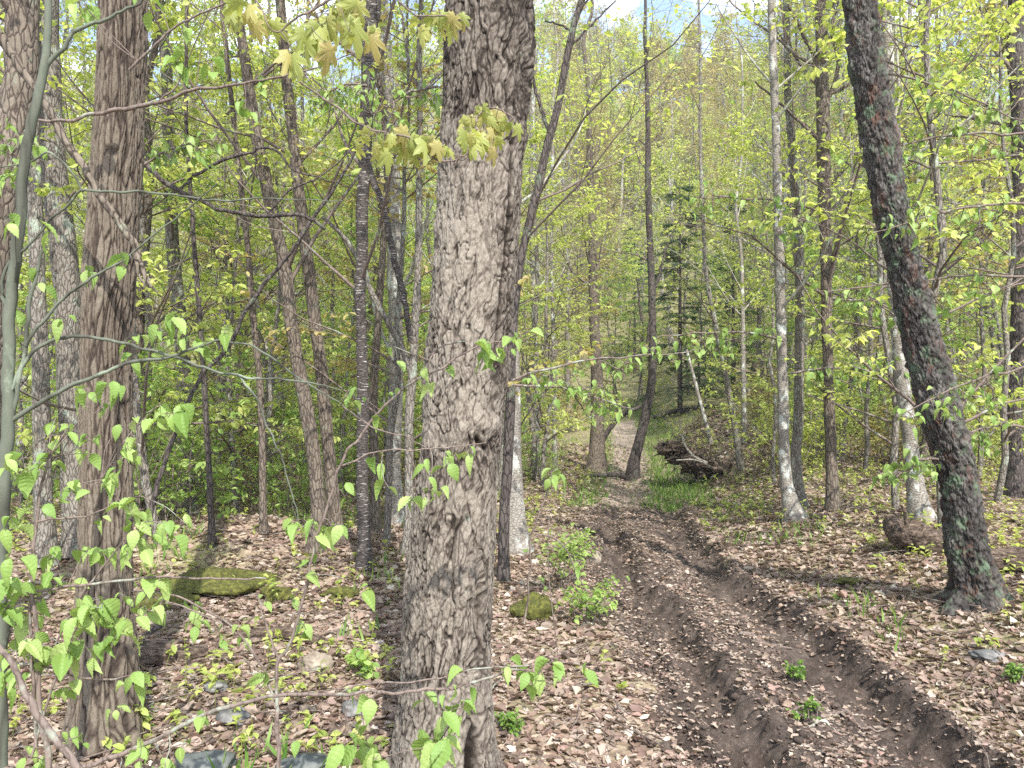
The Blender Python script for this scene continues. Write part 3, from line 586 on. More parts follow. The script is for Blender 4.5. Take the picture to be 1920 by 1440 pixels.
TR = [
 ('tree', 'thick brown trunk leaning in from the left edge of the picture', [(-45, 1120, 76), (-40, 900, 72), (-25, 600, 68), (-12, 480, 66), (5, 380, 64), (22, 270, 62), (38, 150, 60), (42, 0, 56)], 'brown', 5.2, {}),
 ('tree', 'broad grey-brown trunk close behind the left side of the ridged trunk', [(150, 1040, 50), (142, 900, 48), (132, 700, 46), (122, 500, 46), (100, 300, 44), (92, 150, 40), (88, 0, 38)], 'grey', None, {}),
 ('tree', 'mottled grey trunk between the green sapling and the ridged trunk', [(85, 1060, 34), (80, 900, 31), (77, 750, 30), (74, 600, 28), (66, 400, 26), (60, 200, 24), (55, 0, 22)], 'grey', None, {}),
 ('tree', 'slim brown trunk leaning left, nearer one of a converging pair', [(592, 1035, 28), (597, 960, 27), (587, 847, 27), (567, 730, 26), (547, 613, 25), (530, 480, 24), (500, 350, 23), (483, 267, 22), (467, 167, 20), (450, 50, 18), (440, 0, 17)], 'brown', None, {}),
 ('tree', 'slim brown trunk right beside the left-leaning one, with a straighter top', [(632, 1020, 27), (627, 960, 25), (612, 800, 24), (603, 700, 24), (590, 600, 23), (575, 480, 23), (562, 370, 22), (550, 260, 21), (537, 150, 20), (530, 60, 19), (525, 0, 18)], 'brown', None, {}),
 ('birch_tree', 'dark birch marked with short white bars, left of the big maple', [(684, 1065, 25), (681, 950, 23), (679, 850, 22), (681, 750, 22), (678, 650, 21), (675, 560, 21), (678, 480, 22), (679, 400, 23), (684, 300, 24), (688, 200, 26), (692, 100, 28), (702, 0, 28)], 'birch', None,
   dict(branches=[[(684, 300, 14), (700, 340, 13), (715, 380, 12), (730, 440, 12), (745, 510, 12), (760, 570, 11), (769, 640, 10)]])),
 ('tree', 'straight slender trunk just left of the big maple', [(765, 1040, 20), (767, 960, 17), (768, 780, 17), (774, 680, 16), (779, 600, 15), (784, 500, 14), (786, 350, 13), (787, 200, 12), (786, 100, 11), (790, 0, 10)], 'grey', None,
   dict(branches=[[(772, 700, 13), (752, 650, 12), (725, 600, 12), (700, 555, 11), (668, 480, 9), (640, 440, 8), (605, 408, 7)], [(786, 190, 7), (800, 165, 6), (822, 140, 5, .2), (850, 110, 3, .4)], [(786, 170, 6), (765, 110, 6), (755, 40, 5), (748, 0, 4)]])),
 ('tree', 'dark leaning stem passing behind the big maple to its right', [(945, 1000, 20), (955, 800, 18), (962, 620, 17), (978, 480, 16), (997, 400, 16), (1010, 350, 16), (1023, 283, 15), (1040, 227, 15), (1053, 167, 14), (1063, 110, 13), (1077, 43, 12), (1092, 0, 12)], 'dark', 7.2,
   dict(branches=[[(1030, 245, 8), (1015, 205, 7), (1003, 165, 6), (995, 120, 5)], [(1075, 60, 5), (1045, 45, 4), (1020, 40, 3)], [(1072, 85, 5), (1110, 45, 4), (1155, 0, 3)]])),
 ('birch_tree', 'peeling pale birch trunk showing behind the maple on its right', [(967, 1035, 44), (966, 980, 36), (963, 900, 32), (962, 800, 30), (960, 700, 27), (956, 550, 24), (954, 400, 21)], 'pale', None, {}),
 ('tree', 'pale slim trunk, first to the right of the big maple', [(1003, 890, 16), (1006, 760, 13), (1003, 600, 12), (999, 450, 11), (1000, 300, 10), (1004, 100, 9)], 'pale', None, {}),
 ('tree', 'very thin pale pole beside the pale slim trunk', [(1040, 885, 10), (1039, 700, 8), (1034, 480, 7), (1036, 300, 6)], 'pale', None, {}),
 ('tree', 'sturdy brown trunk standing beside the curved arching stem', [(1119, 885, 30), (1120, 800, 26), (1119, 700, 22), (1113, 560, 18), (1110, 420, 14), (1106, 300, 12), (1104, 200, 10)], 'brown', None, {}),
 ('tree', 'dark trunk with a kinked foot standing at the edge of the grassy track', [(1185, 895, 22), (1193, 850, 19), (1208, 790, 18), (1220, 730, 17), (1224, 650, 15), (1221, 520, 13), (1216, 380, 12), (1214, 200, 9)], 'dark', None,
   dict(branches=[[(1214, 640, 6), (1230, 540, 5), (1245, 480, 5), (1262, 430, 3)], [(1203, 600, 5), (1195, 520, 3)]])),
 ('tree', 'thin dark stem arching over from the log to the kinked trunk', [(1107, 884, 10), (1120, 850, 10), (1132, 822, 10), (1150, 795, 9), (1172, 775, 8), (1203, 762, 6)], 'dark', None, dict(stopz=1, ncr=0, per=0, flare=1.1)),
 ('tree', 'mottled pale trunk rising at the right bend of the track', [(1492, 975, 34), (1478, 930, 24), (1471, 860, 21), (1468, 760, 20), (1465, 640, 19), (1462, 500, 18), (1458, 350, 16), (1452, 170, 15), (1447, 0, 14)], 'pale', None, {}),
 ('tree', 'grey trunk right behind the mottled pale one', [(1500, 955, 26), (1492, 880, 20), (1497, 780, 18), (1499, 650, 17), (1499, 500, 17), (1490, 350, 15), (1478, 180, 14), (1474, 0, 12)], 'grey', None, {}),
 ('tree', 'straight brownish trunk with crooked dark limbs near its top', [(1562, 960, 22), (1556, 800, 20), (1550, 600, 19), (1548, 430, 22), (1545, 330, 24), (1543, 230, 24), (1541, 130, 22), (1538, 0, 20)], 'brown', None,
   dict(branches=[[(1543, 150, 9), (1520, 90, 8), (1498, 50, 7), (1478, 10, 6)], [(1547, 200, 9), (1572, 125, 8), (1560, 60, 7), (1566, 0, 6)], [(1545, 270, 8), (1505, 235, 6), (1460, 190, 5), (1415, 155, 3)], [(1546, 180, 7), (1590, 160, 6), (1585, 70, 5)]])),
 ('tree', 'smooth pale trunk half hidden behind the leaning dark trunk', [(1728, 975, 36), (1716, 910, 29), (1703, 800, 26), (1690, 700, 26), (1679, 580, 24), (1672, 400, 22), (1667, 160, 20), (1662, 0, 19)], 'pale', None, {}),
 ('tree', 'dark trunk cut by the right edge of the picture', [(1903, 935, 30), (1902, 800, 26), (1908, 600, 24), (1911, 400, 24), (1909, 200, 26), (1904, 100, 28), (1906, 0, 28)], 'dark', None, {}),
 ('tree', 'slender trunk leaning over the broken root mass', [(1390, 880, 12), (1371, 760, 11), (1356, 680, 10), (1340, 600, 9), (1325, 520, 8), (1318, 400, 7)], 'grey', None, {}),
 ('dead_stem', 'bare pale pole leaning above the root mass', [(1334, 832, 8), (1312, 750, 7), (1287, 655, 5)], 'pale', None, dict(stopz=1, ncr=0, per=0)),
 ('birch_tree', 'thin pale birch deep behind the root mass', [(1396, 830, 10), (1394, 700, 9), (1392, 560, 7), (1390, 480, 6)], 'pale', None, {}),
 ('tree', 'thin dark trunk in the left thicket, left of two slim stems', [(398, 1025, 12), (393, 900, 11), (385, 760, 10), (378, 640, 9), (370, 540, 9), (360, 400, 8), (350, 250, 7)], 'dark', None, {}),
 ('tree', 'thin brown trunk in the left thicket nearer the converging pair', [(494, 1000, 14), (492, 850, 13), (486, 700, 12), (475, 600, 12), (466, 480, 11), (448, 320, 10), (430, 150, 9), (415, 0, 8)], 'brown', None, {}),
 ('tree', 'pale trunk glimpsed through leaves right of the ridged trunk', [(352, 965, 28), (346, 800, 26), (340, 620, 25), (325, 480, 24), (318, 300, 22), (310, 100, 20)], 'grey', None, {}),
 ('tree', 'brown trunk close on the right of the ridged trunk', [(268, 985, 22), (264, 800, 20), (262, 600, 18), (280, 300, 16)], 'brown', None, {}),
 ('tree', 'mottled trunk seen between the birch and the slender trunk', [(740, 985, 30), (738, 850, 28), (742, 700, 27), (740, 500, 28), (736, 300, 26), (722, 100, 24), (715, 0, 24)], 'pale', None, {}),
 ('tree', 'brown trunk just behind the foot of the dark birch', [(702, 1000, 20), (702, 880, 18), (700, 750, 16), (712, 560, 14)], 'brown', None, {}),
]
for nm, lb, pts, mk, Yv, kw in TR:
    traced(nm, lb, pts, mk, Yv, **kw)

# ------------------------------------------------------------------ nearest stems, limbs and leaf sprays
HI = [T_hi(.35, .35), T_hi(.7, .2, .40), T_hi(.1, .9, .34), T_hi(.5, 1.3, .36), T_hi(.9, .5, .3)]
def sprig(name, label, cat, lines, Y, clusters, mkey='twig', leafm='lf_fg', tpl='hi', group=None, grounded=False, seed=1, extra=0):
    """lines: polylines (px, py, w[, dY]); clusters: (px, py, leaf count, leaf length px[, dY])"""
    rg = np.random.default_rng(seed); wm = MB(); S = []
    for ln in lines:
        B = np.array([[*(at(b_[0], b_[1], Y + (b_[3] if len(b_) > 3 else 0))), b_[2] / 2 / F * Y] for b_ in ln]); Q = resample(B, max(8, len(B) * 6))
        jit = fbm(np.arange(len(Q)) * .35, float(len(S)) * 3.1, np.array([[0.], [5.], [9.]]), 2, seed).T * .006 * Y / 3
        Q[:, :3] += jit; Q[:, 3] = np.maximum(Q[:, 3], .0008)
        wm.add(*tubes(Q[None, :, :3], Q[None, :, 3], 9)); S.append(Q)
    A = np.concatenate(S); root = A[0, :3].copy()
    lv = MB()
    for cl in clusters:
        px, py, n, sz = cl[:4]; node = at(px, py, Y + (cl[4] if len(cl) > 4 else rg.normal(0, .06)))
        d = np.linalg.norm((A[:, :3] - node) * [1, .4, 1], axis=1); src = A[int(np.argmin(d))]
        mid = (src[:3] + node) / 2 + rg.normal(0, .05, 3) * np.linalg.norm(src[:3] - node) + [0, 0, .06 * np.linalg.norm(src[:3] - node)]
        Q = resample(np.array([src[:3], mid, node]), 8); wm.add(*tubes(Q[None], np.linspace(.0016, .0009, 8)[None] * Y / 2.2, 4))
        a0 = rg.uniform(0, 6.28)
        for k in range(n):
            if tpl == 'maple':
                sz = cl[3] * .9; f = np.array([rg.normal(0, .5), rg.normal(-.1, .35), -1]); nn = np.array([rg.normal(0, .8), -1, rg.uniform(.1, .9)])
            else:
                a = a0 + k * 6.283 / n + rg.normal(0, .25); f = np.array([math.cos(a), .8 * math.sin(a), -rg.uniform(.25, 1.1)]); nn = UP + rg.normal(0, .3, 3) + np.array([0, -.45, 0])
            L_ = .98 * sz / F * Y * rg.uniform(.55, 1.2); pos = node + rg.normal(0, .012, 3) * Y / 2
            t_ = T_maple() if tpl == 'maple' else HI[rg.integers(5)]
            lv.add(*leaves(t_, pos[None], nrm(f)[None], nrm(nn)[None], L_))
            tipv = node; wm.add(*tubes(np.linspace(node, pos + nrm(f) * L_ * .04, 3)[None], np.full((1, 3), .0009 * Y / 2.2), 3))
    if grounded: root = np.array([root[0], root[1], float(H(root[0], root[1]))])
    e = empty(name, tuple(root), label, cat, group)
    wm.v = [v - root for v in wm.v]; wm.build('stem' if grounded else 'branch', M[mkey], e)
    if lv.n: lv.v = [v - root for v in lv.v]; lv.build('foliage', M[leafm], e)
    return e
sprig('sapling', 'smooth grey-green sapling forking at the left edge, with long bare arms', 'sapling',
   [[(0, 1440, 25.0), (2, 1200, 24.2), (5, 1000, 23.4), (10, 880, 23.4), (15, 780, 22.6), (17, 650, 21.1), (25, 500, 20.3), (38, 380, 19.5), (50, 290, 18.7), (66, 200, 17.2), (80, 140, 15.6), (87, 70, 13.3), (90, 0, 12.5), (92, -80, 11.7)],
    [(82, 132, 9.4), (98, 108, 8.6), (120, 85, 7.8), (150, 55, 7.0), (200, 35, 6.2), (250, 10, 4.7), (290, -20, 3.9)],
    [(20, 790, 9.4), (60, 762, 8.6), (120, 728, 7.8), (180, 705, 7.0), (240, 682, 7.0), (300, 672, 6.2), (350, 660, 5.5), (420, 640, 4.7), (470, 648, 3.9), (530, 690, 3.9), (600, 735, 3.1), (650, 765, 1.6)],
    [(14, 745, 7.8), (35, 700, 7.0), (60, 665, 7.0), (100, 638, 7.0), (165, 632, 6.2), (240, 645, 6.2), (300, 662, 5.5), (350, 678, 5.5), (400, 695, 4.7), (450, 706, 4.7), (520, 712, 3.9), (600, 720, 3.1), (640, 735, 1.6)],
    [(448, 706, 4.7), (480, 745, 3.9), (500, 800, 3.9), (525, 850, 3.1), (540, 900, 3.1), (555, 950, 2.3), (562, 985, 1.6)],
    [(24, 770, 8.6), (42, 690, 7.8), (50, 640, 7.8), (55, 570, 7.8), (68, 510, 7.0), (80, 470, 6.2)],
    [(50, 650, 7.0), (75, 610, 6.2), (110, 568, 6.2), (150, 535, 5.5), (200, 505, 4.7), (240, 480, 3.9), (300, 430, 3.1), (410, 345, 2.3)],
    [(12, 600, 7.0), (5, 560, 7.0), (6, 520, 6.2), (15, 495, 6.2), (50, 465, 5.5), (80, 430, 4.7), (100, 405, 4.7), (130, 380, 4.7), (155, 358, 4.7), (180, 358, 4.7), (260, 360, 4.7), (330, 365, 3.9), (400, 374, 3.9), (520, 372, 2.3), (640, 378, 1.6)],
    [(155, 356, 3.9), (130, 320, 3.9), (90, 285, 3.9), (60, 300, 3.1), (0, 313, 2.3)]],
   2.55, [(90, 430, 2, 50), (85, 520, 3, 34), (25, 580, 4, 34), (120, 595, 3, 34), (170, 505, 3, 36), (230, 490, 3, 40), (8, 410, 3, 34), (330, 590, 4, 42), (300, 610, 3, 40), (345, 640, 5, 38), (380, 640, 4, 42), (250, 625, 3, 36),
          (240, 670, 3, 32), (420, 625, 2, 40)], 'green', 'lf_fg', seed=5, grounded=True)
sprig('fallen_limb', 'dark dead limb hanging diagonally across the ridged trunk with a splintered end', 'dead limb',
   [[(-20, 40, 20), (0, 65, 18), (30, 118, 16), (62, 158, 15), (82, 190, 15), (108, 235, 15), (130, 275, 15), (165, 325, 14), (185, 360, 14), (215, 405, 14), (245, 450, 14), (262, 490, 12)],
    [(255, 475, 9), (268, 510, 8), (287, 541, 3)], [(250, 470, 8), (262, 515, 6), (272, 543, 2)], [(258, 480, 7), (275, 520, 6), (280, 530, 2)]], 3.3, [], 'brown', seed=8)
sprig('bare_branch', 'long thin branch crossing high in front of the ridged trunk', 'branch',
   [[(60, 222, 4), (120, 228, 6), (180, 212, 7), (225, 206, 8), (275, 195, 8), (300, 190, 7), (360, 172, 6), (430, 162, 5), (520, 145, 4), (600, 125, 3), (660, 100, 2)], [(300, 190, 4), (330, 160, 3), (350, 110, 2)],
    [(240, 130, 5), (290, 85, 5), (340, 45, 4), (390, 18, 4), (450, -5, 3)]], 3.15, [(345, 75, 3, 34), (400, 130, 3, 34), (330, 120, 4, 34), (490, 150, 3, 34), (460, 205, 4, 36), (160, 10, 4, 40), (150, 0, 3, 36), (270, 0, 3, 36)], 'twig', seed=9)
sprig('bare_branch', 'crooked dark branch bowed between the ridged trunk and the slim pair', 'branch',
   [[(270, 308, 10), (300, 335, 9), (345, 362, 9), (400, 388, 8), (450, 403, 8), (500, 405, 8), (555, 402, 7), (585, 412, 7), (610, 428, 6)], [(360, 332, 6), (400, 312, 6), (440, 295, 6), (490, 280, 5), (515, 282, 5), (550, 315, 4), (600, 335, 3), (660, 350, 2)],
    [(360, 332, 5), (345, 350, 5), (340, 362, 5)], [(500, 405, 4), (540, 360, 4), (600, 330, 3), (680, 260, 2)]], 5.4, [], 'dark', seed=10)
sprig('leaning_stem', 'thin dark stem slanting steeply through the left thicket', 'sapling',
   [[(380, 700, 8), (425, 650, 8), (470, 570, 8), (505, 520, 8), (545, 470, 7), (590, 405, 7), (630, 345, 6), (680, 260, 4), (720, 180, 3)], [(380, 700, 8), (340, 790, 8), (300, 900, 9), (270, 1010, 9)]], 6.0, [], 'dark', seed=11)
sprig('forked_shoot', 'slender shoot curving from the bottom across the big maple', 'shoot',
   [[(522, 1450, 8), (521, 1380, 8), (516, 1310, 7), (522, 1240, 7), (545, 1205, 6), (560, 1160, 6), (575, 1095, 6), (582, 1050, 5), (600, 990, 5), (620, 930, 5), (640, 865, 5), (673, 820, 5), (707, 780, 5), (750, 738, 5), (797, 702, 4), (840, 682, 4), (880, 655, 3), (930, 640, 3), (985, 630, 2)],
    [(522, 1240, 5), (500, 1170, 4), (480, 1110, 3)], [(516, 1310, 5), (495, 1260, 5), (440, 1180, 4), (380, 1140, 4), (300, 1110, 3), (240, 1108, 2)],
    [(640, 875, 4), (700, 850, 3), (780, 842, 3), (860, 838, 2), (910, 830, 2)], [(640, 760, 3), (700, 800, 3), (760, 820, 2), (800, 838, 2)], [(797, 702, 3), (820, 655, 3), (880, 640, 2)]],
   2.5, [(960, 632, 4, 34), (905, 648, 4, 36), (935, 650, 4, 30), (985, 622, 2, 30), (910, 675, 3, 28), (840, 690, 3, 24), (810, 708, 2, 28), (780, 705, 2, 26), (735, 740, 2, 22), (700, 760, 2, 26), (665, 735, 2, 30), (740, 650, 2, 30), (850, 855, 3, 30), (880, 840, 3, 32), (810, 880, 4, 30), (835, 870, 3, 30), (805, 930, 3, 32), (700, 870, 2, 30),
         (775, 935, 3, 34), (810, 920, 3, 24), (720, 900, 2, 34), (590, 985, 5, 38), (620, 985, 3, 36), (560, 975, 4, 34), (605, 1010, 3, 34), (655, 730, 2, 28), (580, 1060, 3, 30), (570, 1170, 3, 34), (545, 1130, 2, 26), (500, 1120, 2, 28), (640, 920, 2, 28), (490, 1260, 2, 34), (455, 1200, 2, 26),
         (440, 1175, 2, 30), (365, 1135, 4, 36), (370, 1160, 3, 30), (410, 1185, 3, 28), (300, 1130, 3, 30), (270, 1140, 3, 28), (685, 1105, 2, 38), (545, 1390, 2, 30)], 'twig', grounded=True, seed=12)
sprig('hobblebush', 'leafy shrub with ribbed bright leaves filling the lower left corner', 'shrub',
   [[(95, 1450, 12), (72, 1300, 9), (70, 1180, 8), (62, 1050, 7), (75, 950, 6), (90, 860, 4)], [(70, 1400, 7), (62, 1290, 7), (55, 1180, 6), (65, 1050, 5)], [(60, 1420, 5), (110, 1250, 4), (140, 1180, 4), (180, 1120, 3)],
    [(0, 1118, 7), (60, 1109, 6), (130, 1100, 6), (200, 1092, 5), (255, 1085, 5), (310, 1083, 4), (400, 1085, 4), (500, 1084, 3)], [(105, 1210, 4), (150, 1120, 4), (200, 1050, 3), (250, 980, 3), (190, 900, 2)], [(250, 1110, 3), (290, 1120, 3), (350, 1142, 3), (420, 1170, 2)],
    [(0, 1000, 4), (60, 980, 4), (150, 970, 3), (260, 930, 3)], [(40, 1245, 5), (90, 1250, 4), (150, 1270, 4), (230, 1270, 3), (265, 1262, 2)]],
   2.15, [(150, 735, 2, 42), (200, 722, 3, 38), (225, 722, 3, 40), (165, 735, 2, 34), (190, 765, 3, 30), (235, 800, 3, 34), (175, 825, 4, 30), (250, 790, 2, 30), (320, 775, 4, 40), (345, 770, 3, 36), (290, 790, 3, 38), (300, 755, 2, 36), (130, 800, 3, 36), (110, 795, 3, 34), (90, 840, 4, 42), (15, 865, 5, 38), (60, 880, 4, 40), (45, 870, 3, 36),
          (160, 850, 3, 28), (245, 855, 4, 32), (240, 840, 3, 28), (205, 870, 2, 34), (170, 910, 4, 38), (130, 915, 4, 36), (200, 900, 3, 34), (70, 950, 3, 32), (240, 945, 5, 38), (270, 955, 3, 36), (200, 975, 3, 30), (290, 985, 4, 42), (320, 985, 4, 40), (265, 985, 3, 36), (340, 975, 3, 34), (20, 975, 4, 40),
          (165, 1030, 4, 38), (190, 1035, 4, 40), (255, 1020, 5, 42), (285, 1030, 4, 36), (100, 1040, 4, 46), (110, 1070, 3, 40), (240, 1040, 3, 34), (30, 1050, 4, 40), (130, 1080, 4, 36), (20, 1090, 5, 44), (60, 1095, 3, 40), (285, 1080, 2, 50), (300, 1090, 2, 34), (65, 1130, 3, 42), (50, 1160, 4, 40), (10, 1140, 5, 42), (160, 1130, 5, 42), (190, 1140, 5, 44),
          (140, 1160, 4, 40), (210, 1170, 4, 46), (230, 1185, 3, 50), (170, 1175, 4, 40), (120, 1225, 4, 60), (90, 1215, 4, 52), (150, 1215, 3, 46), (170, 1225, 3, 44), (30, 1220, 5, 48), (60, 1200, 4, 46), (25, 1250, 4, 44), (60, 1250, 4, 44), (10, 1280, 3, 50), (60, 1300, 3, 40), (240, 1270, 3, 34), (255, 1265, 2, 32), (130, 1290, 2, 36), (110, 1290, 3, 30),
          (260, 1155, 3, 32), (230, 1115, 3, 28), (300, 1135, 2, 26), (150, 1380, 3, 30), (130, 1385, 3, 26), (230, 1330, 3, 30), (80, 1425, 3, 32), (35, 1400, 3, 40)], 'twig', 'lf_fg', grounded=True, seed=13)
sprig('low_branch', 'thick dark branch slanting down across the bottom left corner', 'branch', [[(-10, 1200, 11), (20, 1240, 11), (45, 1290, 12), (70, 1335, 13), (100, 1380, 13), (150, 1445, 14), (165, 1475, 14)]], 1.5, [], 'twig', seed=14)
sprig('low_branch', 'long low twig carrying pleated new leaves across the foot of the maple', 'branch',
   [[(150, 1442, 9), (220, 1415, 9), (280, 1392, 9), (340, 1360, 8), (390, 1337, 8), (440, 1322, 8), (500, 1307, 7), (570, 1302, 7), (640, 1302, 7), (700, 1296, 6), (760, 1298, 6), (810, 1292, 6), (860, 1288, 5), (920, 1268, 5), (965, 1255, 4), (1010, 1262, 3)],
    [(640, 1298, 3), (700, 1280, 3), (800, 1275, 3), (860, 1262, 3), (930, 1250, 3), (1000, 1245, 3), (1090, 1240, 2)], [(865, 1290, 3), (870, 1320, 3), (845, 1360, 3), (820, 1390, 2)], [(820, 1390, 2), (810, 1400, 2)]],
   1.75, [(700, 1312, 2, 44), (655, 1300, 2, 40), (800, 1300, 2, 46), (880, 1275, 2, 40), (870, 1320, 3, 42), (845, 1335, 3, 46), (840, 1350, 2, 50), (815, 1392, 5, 56), (835, 1400, 4, 54), (660, 1385, 4, 58), (690, 1400, 5, 56), (645, 1420, 3, 54), (700, 1425, 3, 52), (985, 1262, 4, 46), (1010, 1258, 4, 48), (1040, 1240, 4, 44), (1050, 1262, 3, 44), (1095, 1245, 2, 40), (945, 1245, 3, 34),
          (1035, 890, 3, 30), (840, 1290, 2, 36), (380, 1345, 3, 34), (265, 1400, 3, 36), (310, 1430, 4, 34), (350, 1385, 2, 34), (240, 1410, 3, 36), (220, 1370, 2, 30)][:25] + [(265, 1405, 3, 36), (310, 1430, 4, 34)], 'twig', seed=15)
sprig('shoot', 'thin shoot with one hanging bud of leaves right of the maple', 'shoot',
   [[(985, 1170, 4), (992, 1080, 4), (1000, 1000, 3), (1020, 940, 3), (1035, 900, 2)], [(1000, 1000, 3), (1040, 1010, 3), (1100, 1110, 2)]], 3.6, [(1038, 890, 3, 32), (1090, 1050, 3, 20)], 'twig', grounded=True, seed=16)
MP = [('overhanging maple branch with bronze leaves drooping at the top, left of the birch', [[(700, -60, 6), (650, -20, 5), (600, 10, 5), (560, 30, 4), (520, 60, 3), (470, -5, 3), (430, 15, 2)]], [(440, 15, 4, 54), (465, 8, 3, 50), (490, 18, 4, 56), (600, 45, 4, 78), (580, 60, 3, 66), (545, 90, 3, 60), (620, 25, 4, 70), (650, 10, 4, 66), (675, 5, 4, 74), (690, 40, 3, 56), (655, 60, 2, 44), (610, 80, 2, 70), (640, -10, 4, 60)]),
      ('small maple spray fanning over the top of the big trunk', [[(700, -60, 4), (740, -10, 4), (775, 25, 3), (830, 28, 3), (870, 35, 2)]], [(790, 30, 3, 48), (825, 22, 4, 46), (845, 30, 3, 42), (868, 30, 3, 34), (775, 38, 2, 40)]),
      ('maple spray hanging in the middle left of the big trunk', [[(560, 150, 4), (620, 195, 4), (660, 225, 4), (700, 245, 4), (760, 258, 4), (830, 300, 4), (850, 300, 3)], [(850, 302, 3), (870, 298, 2), (880, 285, 2)]], [(690, 255, 4, 44), (720, 252, 4, 50), (750, 250, 4, 56), (780, 255, 5, 54), (810, 258, 4, 50), (835, 268, 4, 40), (765, 270, 3, 50), (705, 275, 2, 38)]),
      ('reddish tinged maple spray hanging against the big trunk', [[(850, 305, 3), (872, 290, 3), (890, 245, 3), (905, 205, 3), (940, 205, 3), (960, 220, 2)]], [(875, 215, 4, 42), (905, 200, 4, 46), (935, 210, 4, 50), (958, 228, 3, 36), (885, 240, 4, 46), (905, 245, 5, 48), (925, 262, 3, 42), (870, 250, 3, 40)])]
for k, (lb, ln, cl) in enumerate(MP):
    sprig('maple_branch', lb, 'branch', ln, 2.0, cl, 'twig', 'lf_m', 'maple', seed=20 + k)
def bird_branch(px, py, dx, dy, Y, k, lb):
    rg = np.random.default_rng(k); ln = [[(px, py, 5), (px + dx * .35, py + dy * .35 - 12, 4), (px + dx * .7, py + dy * .7 - 8, 3), (px + dx, py + dy, 2)]]
    cl = [(px + dx * t + rg.normal(0, 14), py + dy * t + rg.normal(0, 12), 3, rg.uniform(15, 22)) for t in np.linspace(.15, 1, 12)]
    for t in (.3, .5, .7):
        ex, ey = px + dx * t + rg.uniform(-50, 50), py + dy * t + rg.uniform(-30, 40); ln.append([(px + dx * t, py + dy * t - 8, 3), (ex, ey, 2)]); cl += [(ex + rg.normal(0, 12), ey + rg.normal(0, 10), 3, 19) for _ in range(3)]
    sprig('leafy_branch', lb, 'branch', ln, Y, cl, 'twig', 'lf_fg', seed=k)
for a in [(690, 160, -110, 30, 4.5, 31, 'leafy green branch beside the top of the dark birch'), (820, 165, -120, 50, 4.6, 32, 'leafy green branch left of the maple spray on the big trunk'), (1920, 690, -240, 90, 5.0, 33, 'leafy branch reaching in from the right edge over the leaning trunk'),
          (1925, 380, -300, 60, 5.5, 34, 'leafy branch reaching in from the right edge, higher than the other'), (1760, 860, -90, 40, 5.6, 35, 'small leafy branch in front of the lower leaning trunk'),
          (1925, 250, -330, 40, 7.0, 38, 'layered leafy branch near the top right corner'), (1925, 520, -380, 30, 7.4, 39, 'layered leafy branch crossing behind the leaning trunk at mid height'), (1925, 800, -200, 40, 6.8, 40, 'leafy branch low at the right edge'),
          (1560, 400, -260, -30, 9.0, 41, 'leafy spray spreading left from the straight brownish trunk'), (1470, 640, -230, -10, 9.5, 42, 'leafy spray spreading left from the mottled pale trunk'), (1480, 700, 240, 10, 9.0, 43, 'leafy spray spreading right from the mottled pale trunk'), (1660, 140, 260, 90, 7.5, 44, 'leafy branch spreading right from behind the leaning trunk'),
          (1560, 560, 180, 40, 8.5, 45, 'leafy spray right of the straight brownish trunk'), (250, 320, 160, -60, 5.0, 46, 'leafy twig right of the ridged trunk near the bowed branch'), (60, 230, -60, 120, 4.5, 47, 'leafy twig at the left edge before the leaning brown trunk'),
          (960, 710, 330, -50, 5.5, 36, 'pale twiggy branch stretching right from the big maple above the track'), (960, 720, 230, 50, 5.8, 37, 'lower pale twiggy branch stretching right from the big maple')]:
    bird_branch(*a)

# ------------------------------------------------------------------ stones, logs, moss, stump, root mass
def ico(n=3):
    import bmesh
    bm = bmesh.new(); bmesh.ops.create_icosphere(bm, subdivisions=n, radius=1); bm.verts.ensure_lookup_table()
    v = np.array([q.co[:] for q in bm.verts]); f = np.array([[q.index for q in p.verts] for p in bm.faces]); bm.free(); return v, f
IV, IF = ico(4)
def blob(name, label, cat, px, py, wpx, hpx, mkey, seed, dep=1., rough=.25, sink=.3, ang=.0, kind=None):
    g = ground_hit(px, py + hpx * .35); Y = g[1]; a = wpx / 2 / F * Y; c = hpx / 2 / F * Y
    v = IV.copy(); q = nrm(v); e, cid = voro(q[:, 0] * 1.3 + seed, q[:, 1] * 1.3, q[:, 2] * 1.3, seed)
    v = v * (1 + rough * fbm(q[:, 0] * 1.6 + seed, q[:, 1] * 1.6, q[:, 2] * 1.6, 2, seed) + .9 * rough * (cid - .5) * sstep(0, .15, e) + .05 * fbm(q[:, 0] * 9, q[:, 1] * 9, q[:, 2] * 9, 2, seed))[:, None]
    v = v * [a, a * dep, c]; x = v[:, 0] * math.cos(ang) - v[:, 2] * math.sin(ang); z = v[:, 0] * math.sin(ang) + v[:, 2] * math.cos(ang); v[:, 0], v[:, 2] = x, z
    ob = MB().add(v, IF).build(name, M[mkey]); ob.location = (g[0], Y, float(H(g[0], Y)) + c * (1 - sink)); tag(ob, label, cat, None, kind); return ob
blob('stone', 'rounded tan stone between the rotten log and the big maple', 'stone', 590, 1247, 56, 40, 'tanrock', 3, .8, .3)
blob('stone', 'flat pale grey stone among leaves near the shoot at the bottom', 'stone', 440, 1347, 58, 26, 'rock', 5, .9, .3, .4)
blob('stone', 'grey slab cut by the bottom edge left of the shoot', 'stone', 385, 1432, 100, 50, 'slab', 6, .8, .25, .4)
blob('stone', 'dark slab cut by the bottom edge right of the shoot', 'stone', 575, 1442, 100, 36, 'slab', 7, .8, .25, .4)
blob('stone', 'small grey stone half buried under leaves left of the tan one', 'stone', 405, 1287, 44, 22, 'rock', 8, .9, .3, .4)
blob('stone', 'blue-grey stone touching the left foot of the big maple', 'stone', 668, 1327, 46, 30, 'rock', 9, .9, .3, .3)
